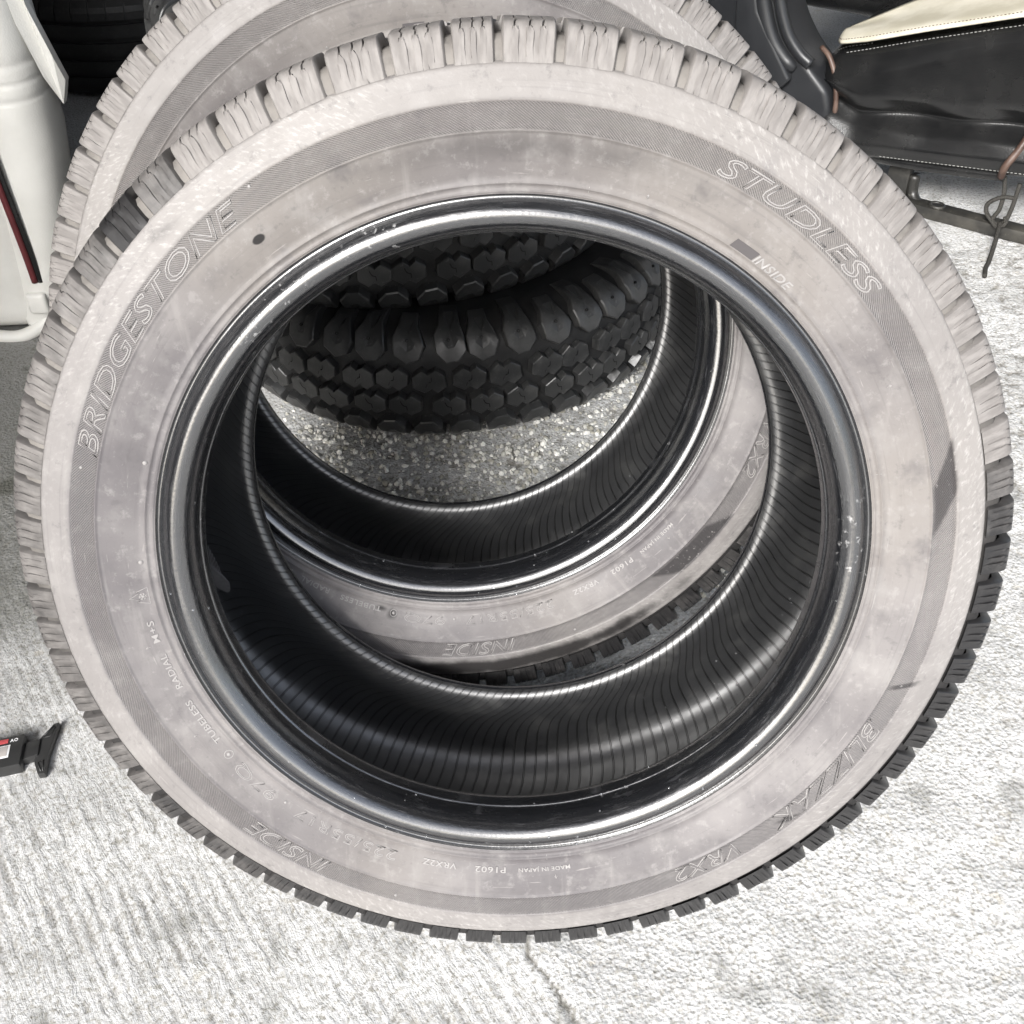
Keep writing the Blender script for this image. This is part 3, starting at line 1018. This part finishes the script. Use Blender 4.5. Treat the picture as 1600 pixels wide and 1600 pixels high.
lug_h = lambda s: float(np.interp(abs(s), [.04, .064, .082, .104, .130], [.0125, .0130, .0110, .0075, .0010]))
lugA = [(-.38, .052), (-.12, .0405), (.22, .042), (.46, .054), (.42, .070), (.32, .086), (.30, .128), (-.26, .128), (-.32, .086), (-.46, .070)]
lugB = [(-.40, .050), (-.05, .0395), (.30, .045), (.46, .060), (.36, .074), (.25, .086), (.22, .106), (-.30, .106), (-.34, .084), (-.47, .068)]
LUGS = [mud_block(sc(lugA), .0125, lug_h), mud_block(sc(lugB), .0125, lug_h)]
LOWS = [mud_block([(-x, -s) for x, s in sc(lugA)], .0125, lug_h)]
CEN_A = [mud_block(sc([(-.47, .012), (-.16, .003), (.00, .008), (.18, .002), (.44, .012), (.47, .026), (.20, .0365), (.02, .031), (-.16, .0365), (-.45, .027)]), .0122, None, .0022),
         mud_block(sc([(-.46, .009), (-.14, .001), (.05, .007), (.22, .001), (.46, .010), (.42, .027), (.16, .0350), (-.04, .030), (-.20, .0355), (-.47, .025)]), .0122, None, .0022)]
CEN_B = [mud_block(sc([(-.46, -.026), (-.18, -.0355), (.00, -.030), (.16, -.0355), (.46, -.026), (.47, -.011), (.20, -.002), (.04, -.008), (-.14, -.001), (-.44, -.010)]), .0122, None, .0022)]
def pin_mesh():
    """little open pin hole in each shoulder lug, shown by its dark rim"""
    vs, fs = [], []
    n = 8
    for h, f in ((.0004, 1.0), (.0007, .9), (-.0040, .7)):
        for i in range(n):
            a = 2 * math.pi * i / n
            vs.append(mud_pt(.0016 * f * math.cos(a) * 1.3 - .001, .066 + .0016 * f * math.sin(a), lug_h(.066) + h))
    for k in range(2):
        for i in range(n):
            j = (i + 1) % n
            fs.append((k * n + i, k * n + j, (k + 1) * n + j, (k + 1) * n + i))
    fs.append(tuple(2 * n + i for i in range(n)))
    me = mesh_from("pin_hole", vs, fs, True)
    me.materials.append(simple_rubber("dark pin hole", (0.002, 0.002, 0.002), (0.003, 0.003, 0.003), 0.9))
    return me
ME_PIN = pin_mesh()
def sipe_mesh(side_s):
    """fine curved knife cut on a centre block, laid as a narrow dark groove"""
    pts = [(-.10, .011), (-.06, .016), (-.02, .018), (.05, .019), (.06, .025)]
    vs, fs = [], []
    for x, s in pts:
        for w in (-.0005, .0005):
            vs.append(mud_pt(x * PX + w, side_s * s + w, .0124))
    for i in range(len(pts) - 1): fs.append((2 * i, 2 * i + 1, 2 * i + 3, 2 * i + 2))
    me = mesh_from("sipe", vs, fs, True)
    me.materials.append(ME_PIN.materials[0])
    return me
ME_SIPE = [sipe_mesh(1), sipe_mesh(-1)]
def mud_tyre(loc, rot, label, spin):
    t = empty("off_road_tyre", label, "tyre", loc, rot, "lying off-road tyres stacked on each other")
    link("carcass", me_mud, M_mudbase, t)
    for i in range(NP):
        a = spin + 360 / NP * i
        z = R(a)
        facing = math.cos(z) > -.55
        j = lambda: R(rnd.uniform(-.7, .7))
        l = link("shoulder_lug", LUGS[i % 2], None, t, (0, 0, 0), (0, 0, z + j()))
        if facing: link("pin_hole", ME_PIN, None, l)
        link("shoulder_lug", LOWS[0], None, t, (0, 0, 0), (0, 0, z + R(3)))
        c1 = link("tread_block", CEN_A[i % 2], None, t, (0, 0, 0), (0, 0, z + R(4.5) + j()), (rnd.uniform(.992, 1.004),) * 2 + (1,))
        c2 = link("tread_block", CEN_B[0], None, t, (0, 0, 0), (0, 0, z - R(1) + j()), (rnd.uniform(.992, 1.004),) * 2 + (1,))
        if facing:
            link("sipe", ME_SIPE[0], None, c1); link("sipe", ME_SIPE[1], None, c2)
    return t
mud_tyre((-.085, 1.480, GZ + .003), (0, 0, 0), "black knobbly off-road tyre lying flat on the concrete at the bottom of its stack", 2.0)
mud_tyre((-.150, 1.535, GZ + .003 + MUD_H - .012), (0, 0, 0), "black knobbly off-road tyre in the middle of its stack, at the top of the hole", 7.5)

mud_tyre((-.112, 1.560, GZ + .003 + 2 * (MUD_H - .012)), (0, 0, 0), "black knobbly off-road tyre at the top of its stack, mostly hidden behind the winter tyres", 3.1)

# ================================================================== ROAD TYRES in the back left corner
M_road = simple_rubber("black road tyre rubber", (0.012, 0.012, 0.012), (0.024, 0.024, 0.024), 0.5, 30.0, .0004, .4)
rp = [(.185, .200), (.205, .202), (.214, .222), (.217, .250), (.214, .278), (.205, .298), (.190, .309)]
gr = []
for zc in (.166, .137, .078, .049):
    pass
tread = [(.180, .3135), (.170, .3155), (.1645, .3160), (.1640, .3085), (.1560, .3085), (.1555, .3168), (.1305, .3172), (.1300, .309), (.1200, .309), (.1195, .3174), (.0955, .3174), (.0950, .309), (.0850, .309), (.0845, .3172), (.0595, .3168), (.0590, .3085), (.0510, .3085), (.0505, .3160), (.045, .3155), (.035, .3135)]
road_prof = rp + tread + [(.215 - z, r) for z, r in rp[::-1]]
me_road = revolve("carcass", road_prof, 96, axis='Z', normals_out=True)
sharp(me_road, 35)
def road_block():
    vs, fs = [], []
    w = 2 * math.pi / 54 * .44
    prof = [(.2020, .3020), (.1900, .3125), (.1800, .3172), (.1655, .3186)]
    cols = [-1, -.3, .3, 1]
    for z, r in prof:
        for c in cols:
            vs.append((r * math.sin(w * c), -r * math.cos(w * c), z))
    for i in range(3):
        for j in range(3): fs.append((i * 4 + j, i * 4 + j + 1, i * 4 + j + 5, i * 4 + j + 4))
    loop = [0, 1, 2, 3, 7, 11, 15, 14, 13, 12, 8, 4]
    st = len(vs)
    for k in loop:
        x, y, z = vs[k]; f = (math.hypot(x, y) - .006) / math.hypot(x, y)
        vs.append((x * f, y * f, z))
    for k in range(12):
        l = (k + 1) % 12
        fs.append((loop[k], loop[l], st + l, st + k))
    me = mesh_from("tread_block", vs, fs, False)
    me.materials.append(M_road)
    return me
ME_RB = road_block()
def road_tyre(loc, label):
    t = empty("road_tyre", label, "tyre", loc, (0, 0, 0), "road tyres stacked in the back corner")
    link("carcass", me_road, M_road, t)
    for i in range(54):
        z = 2 * math.pi * i / 54
        if math.cos(z - .5) > -.3: link("tread_block", ME_RB, None, t, (0, 0, 0), (0, 0, z))
    return t
road_tyre((-.80, 2.66, GZ + .002), "dark road tyre with straight grooves lying at the bottom of the back corner stack")
road_tyre((-.79, 2.68, GZ + .002 + .219), "dark road tyre lying on another road tyre in the back corner")

# ================================================================== LEATHER SEATS
def leather(name, lo, hi, rough, sc=14.0, grain=420.0, gd=0.0003, spec=.5):
    k = NT(name)
    o = k.obj()
    n = k.noise(o, sc, 4.0, 0.6)
    col = k.mix(k.ramp(n, 0.35, 0.7), lo, hi)
    v = k.n("ShaderNodeTexVoronoi", 0, None, Vector=o, Scale=grain)
    b = k.bump(v, gd, 0.5)
    b2 = k.bump(n, 0.0015, 0.3, b)
    return k.done(col, k.ramp(n, 0.3, 0.7, rough - .02, rough + .05), b2, spec)
M_blk = leather("black seat leather", (0.007, 0.0072, 0.0076), (0.013, 0.013, 0.013), 0.24, 11.0, 420.0, 0.00022, .75)
M_trim = leather("black plastic trim", (0.016, 0.017, 0.019), (0.020, 0.021, 0.023), 0.36, 10.0, 900.0, 0.00015)
M_cream = leather("cream leather", (0.63, 0.625, 0.59), (0.70, 0.695, 0.66), 0.42, 9.0)
M_tan = leather("pale tan leather", (0.46, 0.43, 0.34), (0.60, 0.57, 0.48), 0.6, 16.0)
M_brown = leather("brown leather piping", (0.05, 0.029, 0.022), (0.11, 0.072, 0.056), 0.45, 40.0)
M_red = leather("dark red piping", (0.085, 0.014, 0.017), (0.12, 0.02, 0.023), 0.5, 30.0)
M_thread = simple_rubber("grey thread", (0.22, 0.22, 0.21), (0.32, 0.32, 0.30), 0.8, 80.0)
M_iron = simple_rubber("black painted steel", (0.020, 0.0195, 0.018), (0.05, 0.047, 0.04), 0.42, 20.0, 0.0003, .5)
def cord_mat():
    k = NT("braided black cord")
    o = k.obj()
    w = k.n("ShaderNodeTexChecker", 1, None, Vector=o, Scale=900.0)
    return k.done(k.mix(w, (0.012, 0.011, 0.010), (0.075, 0.072, 0.065)), 0.8, k.bump(w, 0.0006, .8), .2)
M_cord = cord_mat()

# black seat: local frame x along its side, y to the back, z up
SX = Matrix.Rotation(-math.atan2(.6, .8), 4, 'Z')
seat = empty("car_seat", "black leather car seat standing on its steel rails beside the winter tyres", "car seat", (.72, 1.72, GZ), (0, 0, -math.atan2(.6, .8)))
def grid_mesh(name, fn, nu, nv, thick=None):
    vs, fs = [], []
    for i in range(nu):
        for j in range(nv): vs.append(fn(i / (nu - 1), j / (nv - 1)))
    for i in range(nu - 1):
        for j in range(nv - 1): fs.append((i * nv + j, (i + 1) * nv + j, (i + 1) * nv + j + 1, i * nv + j + 1))
    return vs, fs
def lerp(x, xs, ys): return float(np.interp(x, xs, ys))
def z_low(s): return lerp(s, [-.24, -.145, -.013, .10, .16], [.10, .077, .092, .105, .112])
def z_top(s): return lerp(s, [-.24, -.18, -.06, .08, .5], [.225, .246, .288, .334, .36])
def cushion():
    # cross-section walked from underneath, round the front, over the top to the back
    def fn(u, v):
        s = -.235 + u * .62
        zl, zt = z_low(s), z_top(s)
        # side roll on the left end
        e = max(0.0, 1 - (s + .235) / .045)
        back = 0.035 * e * e
        fold = .006 * math.exp(-((s - .0) / .16) ** 2)
        key = [(0, .16, zl + .012), (.10, .05, zl + .002), (.17, .012, zl - .002), (.20, -.010, zl + .002), (.24, -.022, zl + .012), (.26, -.023, zl + .018),
               (.30, -.022 - fold, zl + .030), (.36, -.010 - fold, zl + .052), (.41, .006, zl + .070), (.435, .0095, zl + .076), (.46, .004, zl + .083), (.52, -.006, zl + .105), (.60, -.004, zt - .042), (.66, .002, zt - .026),
               (.70, .012, zt - .010), (.735, .024, zt - .004), (.77, .030, zt - .0065), (.80, .042, zt + .001), (.88, .12, zt + .012), (1.0, .36, zt + .02)]
        t = [k[0] for k in key]
        y = float(np.interp(v, t, [k[1] for k in key])) + back
        z = float(np.interp(v, t, [k[2] for k in key]))
        z -= .02 * e * e * (1 if v > .5 else -.6)
        wr = .0016 * math.sin(s * 55 + v * 9) * math.exp(-((v - .85) / .08) ** 2)
        y += .0045 * math.sin(s * 38 + v * 22) * math.exp(-((v - .44) / .09) ** 2) + .006 * math.sin(s * 17 + 1) * math.exp(-((v - .55) / .1) ** 2)
        return (s, y, z + wr)
    vs, fs = grid_mesh("cushion", fn, 64, 90)
    me = mesh_from("cushion", vs, fs, True)
    o = link("cushion", me, M_blk, seat)
    return fn
cfn = cushion()
def stitch_row(name, pts, length=.0042, gap=.0022, rad=.0008, parent=seat, mat=None):
    P = smooth_path(pts, 12)
    L = [0.0]
    for a, b in zip(P, P[1:]): L.append(L[-1] + (b - a).length)
    def at(d):
        k = int(np.searchsorted(L, d)) - 1
        k = min(max(k, 0), len(P) - 2)
        t = (d - L[k]) / max(L[k + 1] - L[k], 1e-9)
        return P[k].lerp(P[k + 1], t)
    vs, fs = [], []
    d = 0.0
    while d + length < L[-1]:
        tv, tf = tube([at(d), at(d + length * .5), at(d + length)], [rad * .6, rad, rad * .6], 5)
        fs += [tuple(i + len(vs) for i in f) for f in tf]; vs += [v[:] for v in tv]
        d += length + gap
    me = mesh_from(name, vs, fs, True, None, False)
    o = link(name, me, mat or M_thread, parent)
    o["kind"] = "stuff"
    return o
def on(s, v, out=.0):
    x, y, z = cfn((s + .235) / .62, v)
    return (x, y - out, z + out * .4)
stitch_row("seam_stitching", [on(s, .715, .0006) for s in np.linspace(-.19, .37, 30)])
stitch_row("seam_stitching", [on(s, .785, .0002) for s in np.linspace(-.215, -.15, 8)])
stitch_row("seam_stitching", [on(s, .24, .0008) for s in np.linspace(-.09, .37, 24)])
# brown edge where the cover ends, right side
pts = [(.108, -.022, z_low(.10) + .004), (.112, -.030, z_low(.1) + .026), (.122, -.020, .155), (.133, -.006, .19), (.150, -.006, .24)]
link("piping", tube_mesh("piping", smooth_path(pts, 6), .006, 8), M_brown, seat)
link("piping", tube_mesh("piping", smooth_path([(-.235, .020, .235), (-.215, .010, .225), (-.198, .003, .200), (-.188, -.001, .165), (-.184, -.002, .12), (-.182, .0, .085)], 6), .0045, 8), M_brown, seat)
link("hem_roll", tube_mesh("hem_roll", smooth_path([(-.15, .004, z_low(-.15) + .002), (-.05, -.010, z_low(-.05) + .001), (.04, -.013, z_low(.04) + .001), (.112, -.014, z_low(.112) + .002)], 8), .0085, 10), M_blk, seat)
link('backrest', box_mesh('backrest', .98, .14, .60, .05, 5, (.06, .33, .50)), M_blk, seat)
# dark gap panel right of the edge
link("under_panel", box_mesh("under_panel", .30, .02, .14, .006, 2, (.285, .05, .17)), M_trim, seat)
# plastic side trim: rounded shell with two ribs
def trim():
    out = [(-.187, .075), (-.192, .150), (-.200, .178), (-.235, .208), (-.262, .232), (-.285, .262), (-.306, .300), (-.325, .36), (-.335, .50), (-.42, .50), (-.44, .30), (-.43, .12), (-.40, .05)]
    me = prism_mesh("side_trim", out, .10, .012, 4)
    o = link("side_trim", me, M_trim, seat, (0, .085, 0), (R(90), 0, 0))
    rib1 = smooth_path([(-.370, -.024, .50), (-.352, -.024, .40), (-.335, -.024, .315), (-.312, -.024, .255), (-.286, -.022, .222), (-.262, -.020, .205)], 6)
    n = len(rib1)
    link("trim_rib", tube_mesh("trim_rib", [p + Vector((0, .006, -.002)) for p in rib1], [.0135] * (n - 3) + [.012, .010, .006], 12), M_trim, seat)
    rib2 = [p + Vector((.026, .005, .012)) for p in rib1]
    link("trim_rib", tube_mesh("trim_rib", rib2, .010, 12), M_trim, seat)
    me2 = prism_mesh("trim_recess", [(-.262, .190), (-.285, .165), (-.33, .160), (-.37, .19), (-.38, .36), (-.35, .36), (-.335, .29)], .02, .006, 3)
    link("side_panel", me2, M_trim, seat, (0, -.012, 0), (R(90), 0, 0))
trim()
# rails
link("rail_leg", box_mesh("rail_leg", .038, .024, .098, .004, 2, (-.060, .020, .049)), M_iron, seat)
def rail():
    me = box_mesh("rail", .62, .030, .022, .004, 2, (.275, .004, .013))
    link("rail", me, M_iron, seat)
    vs, fs = tube(smooth_path([(-.036, .02, .06), (-.034, .02, .03), (-.02, .012, .016), (.0, .006, .014)], 5), .010, 8)
    link("rail_foot", mesh_from("rail_foot", vs, fs), M_iron, seat)
    ringp = [(.016 + .0115 * math.cos(a), .004 + .010 * math.sin(a), .0245) for a in np.linspace(0, 2 * math.pi, 16, endpoint=False)]
    link("bolt_hole", tube_mesh("bolt_hole", ringp, .0028, 6, True), M_iron, seat)
    disc = [(.010 * math.cos(a), .0085 * math.sin(a)) for a in np.linspace(0, 2 * math.pi, 14, endpoint=False)]
    k = NT("hole dark"); link("hole_cap", prism_mesh("hole_cap", disc, .0006), k.done((0.004, 0.004, 0.004), 0.9), seat, (.016, .004, .0241))
rail()
# lacing cord hanging from the cover corner
c1 = smooth_path([(.110, -.004, .104), (.117, -.008, .080), (.118, -.012, .052), (.112, -.014, .034), (.122, -.016, .028), (.132, -.014, .036), (.136, -.012, .060), (.137, -.010, .10)], 8)
c2 = smooth_path([(.137, -.010, .075), (.118, -.014, .074), (.100, -.016, .060), (.100, -.016, .045), (.112, -.016, .032), (.124, -.020, .026), (.134, -.018, .034), (.130, -.012, .042)], 8)
c3 = smooth_path([(.126, -.016, .032), (.131, -.040, .024), (.137, -.072, .012), (.141, -.098, .0045), (.143, -.118, .0042), (.150, -.145, .0042)], 8)
for c in (c1, c2, c3):
    link("lacing_cord", tube_mesh("lacing_cord", c, .0036, 8), M_cord, seat)

# cream panel thrown on top of the seat
def cream_panel():
    def fn(u, v):
        s = lerp(u, [0, .05, .16, 1], [-.212, -.20, -.15, .34])
        top = z_top(s) + .013
        front = lerp(u, [0, .05, .16, .5, 1], [.030, .010, -.004, -.003, 0])
        y = front + .17 * v * lerp(u, [0, .2, 1], [.30, 1, 1.1])
        z = top + .004 + .010 * v + .006 * math.sin(9 * u + 5 * v) * v - .004 * max(0, .1 - v) * 10
        return (s, y, z)
    vs, fs = grid_mesh("panel", fn, 40, 14)
    n = len(vs)
    vs2 = [(x, y, z - .0035) for x, y, z in vs]
    nv = 14; nu = 40
    allv = vs + vs2
    fs2 = [tuple(i + n for i in f[::-1]) for f in fs]
    brd = [i * nv for i in range(nu)] + [(nu - 1) * nv + j for j in range(1, nv)] + [i * nv + nv - 1 for i in range(nu - 2, -1, -1)] + [j for j in range(nv - 2, 0, -1)]
    side_f = [(brd[k], brd[(k + 1) % len(brd)], brd[(k + 1) % len(brd)] + n, brd[k] + n) for k in range(len(brd))]
    me = mesh_from("leather_panel", allv, fs + fs2 + side_f, True)
    o = link("leather_panel", me, M_tan)
    o.matrix_world = seat.matrix_basis.copy()
    o.location = (.72, 1.72, GZ); o.rotation_euler = (0, 0, -math.atan2(.6, .8))
    tag(o, "pale tan leather panel with stitched edge lying on the black seat", "leather piece")
    st = stitch_row("edge_stitching", [Vector(fn(u, .045)) + Vector((0, -.0004, .0008)) for u in np.linspace(0, 1, 30)], .003, .0026, .0007, o, M_brown)
cream_panel()

# ------------------------------------------------------------------ cream seat back at the left
cs = empty("seat_backrest", "cream leather seat backrest with dark red piping standing at the left edge", "car seat", (-.76, 1.50, GZ))
def bolster():
    vs, fs = [], []
    zs = [.012, .016, .03, .06, .10, .16, .24, .30, .335, .350, .353, .356, .3595, .366, .372, .3755, .3785, .382, .3855, .392, .398, .4015, .405, .42, .47, .55, .65, .74, .76]
    gro = (.356, .3785, .4015)
    n = 40
    for z in zs:
        g = 1.0
        for q in gro: g -= .032 * math.exp(-((z - q) / .0028) ** 2)
        w = lerp(z, [.012, .03, .08, .2, .3, .46, .76], [.020, .036, .042, .047, .050, .052, .050]) * g
        d = .062 * g
        cx = lerp(z, [.0, .1, .2, .3, .46, .76], [.062, .090, .108, .120, .122, .122]) - .012
        if z < .014: w *= .8
        for k in range(n):
            a = 2 * math.pi * k / n
            ca, sa_ = math.cos(a), math.sin(a)
            sx = math.copysign(abs(ca) ** .8, ca); sy = math.copysign(abs(sa_) ** .8, sa_)
            vs.append((cx + w * sx, d * sy, z))
    m = len(zs)
    for i in range(m - 1):
        for k in range(n):
            l = (k + 1) % n
            fs.append((i * n + k, i * n + l, (i + 1) * n + l, (i + 1) * n + k))
    fs.append(tuple(range(n))); fs.append(tuple((m - 1) * n + k for k in range(n)))
    link("bolster", mesh_from("bolster", vs, fs), M_cream, cs)
bolster()
def cpanel():
    me = box_mesh("back_panel", .36, .15, .76, .045, 6, (-.105, .012, .385))
    link("back_panel", me, M_cream, cs)
cpanel()
pp = [(.078, -.066, .76), (.078, -.068, .5), (.078, -.068, .36), (.080, -.067, .25), (.081, -.064, .15), (.079, -.060, .095)]
link("piping", tube_mesh("piping", smooth_path([(x - .004, y, z) for x, y, z in pp], 6), .0052, 8), M_red, cs)
link("piping", tube_mesh("piping", smooth_path([(x + .004, y + .001, z) for x, y, z in pp], 6), .0046, 8), M_blk, cs)
fv = [(.150, -.030, .80), (.168, -.034, .60), (.174, -.036, .47), (.186, -.030, .405), (.190, -.020, .370), (.180, -.024, .340), (.168, -.034, .38), (.156, -.040, .45), (.146, -.038, .60), (.138, -.036, .80)]
n = len(fv)
fl_v = fv + [(x + .001, y + .012, z) for x, y, z in fv]
link("hanging_flap", mesh_from("hanging_flap", fl_v, [tuple(range(n)), tuple(range(2 * n - 1, n - 1, -1))] + [(i, (i + 1) % n, n + (i + 1) % n, n + i) for i in range(n)], False), M_cream, cs)
hem = smooth_path([(-.02, -.064, .010), (.02, -.066, .006), (.05, -.062, .014), (.075, -.052, .030)], 6)
link("hem_roll", tube_mesh("hem_roll", hem, .010, 10), M_cream, cs)
link("pull_tab", box_mesh("pull_tab", .030, .014, .034, .006, 3, (.070, -.064, .062)), M_cream, cs)

# ================================================================== TREAD GAUGE at the left edge
ga = empty("tread_gauge", "black digital depth gauge with small display lying on the bright concrete", "gauge", (-.4735, .668, GZ + .001), (0, 0, R(8)))
k = NT("black gauge plastic"); M_gp = k.done((0.030, 0.030, 0.030), k.ramp(k.noise(k.obj(), 60.0), .3, .7, .28, .4), None, .5)
def flat(name, out, z0, dz, mat, bev=.0006, parent=ga):
    return link(name, prism_mesh(name, out, dz, bev, 2), mat, parent, (0, 0, z0))
G = lambda o, d=0.0: [(x * .9 + d, y * .80) for x, y in o]
flat("foot", G([(.004, .042), (.010, .043), (.004, -.004), (.0035, -.034), (-.004, -.034), (-.010, -.016), (-.012, -.002), (-.012, .016), (-.004, .028)][::-1]), 0, .008, M_gp, .0008)
link("foot_rib", tube_mesh("foot_rib", [(x * .9, y * .8, z) for x, y, z in [(.005, .038, .0082), (-.005, .024, .0082), (-.004, .021, .0082), (.003, .022, .0082), (.0065, .036, .0082)]], .0007, 6), M_gp, ga)
link("foot_rib", tube_mesh("foot_rib", [(x * .9, y * .8, z) for x, y, z in [(-.001, -.030, .0082), (-.006, -.017, .0082), (.000, -.014, .0082), (.001, -.030, .0082)]], .0007, 6), M_gp, ga)
flat("neck", [(-.006, .014), (-.026, .012), (-.026, -.010), (-.006, -.005)], .0005, .010, M_gp, .0012)
flat("body", [(-.0205, .020), (-.0205, -.017), (-.16, -.030), (-.16, .008)], 0, .015, M_gp, .0015)
k = NT("grey liquid crystal"); M_lcd = k.done((0.42, 0.39, 0.37), 0.25)
k = NT("white print"); M_wp = k.done((0.72, 0.72, 0.72), 0.5)
k = NT("red print"); M_rp = k.done((0.42, 0.07, 0.075), 0.45)
k = NT("blue print"); M_bp = k.done((0.16, 0.47, 0.68), 0.45)
def strip(xa, xb, ya, yb, sl=.094):
    f = lambda x, y: (x + .0115, y + .0008 + (x + .032) * sl)
    return [f(xa, ya), f(xb, ya), f(xb, yb), f(xa, yb)]
flat("display_frame", strip(-.105, -.044, -.0065, .0085), .0149, .0008, M_wp, .0002)
flat("display", strip(-.103, -.046, -.0050, .0070), .0156, .0006, M_lcd, .0002)
flat("red_label", strip(-.075, -.047, .0115, .0165), .0149, .0007, M_rp, .0001)
flat("blue_label", strip(-.090, -.053, -.0125, -.0085), .0149, .0007, M_bp, .0001)
def tiny_text(body, loc, size, mat, parent, rz):
    cu = bpy.data.curves.new("t", 'FONT'); cu.body = body; cu.size = size; cu.extrude = .0002; cu.resolution_u = 2
    ob = bpy.data.objects.new("t", cu); COL.objects.link(ob)
    bpy.context.view_layer.update()
    me = bpy.data.meshes.new_from_object(ob.evaluated_get(bpy.context.evaluated_depsgraph_get()))
    bpy.data.objects.remove(ob); bpy.data.curves.remove(cu)
    me.materials.clear()
    link("lettering", me, mat, parent, loc, (0, 0, rz))
tiny_text("AO", (-.0335, .0115, .0152), .0052, M_wp, ga, R(5))
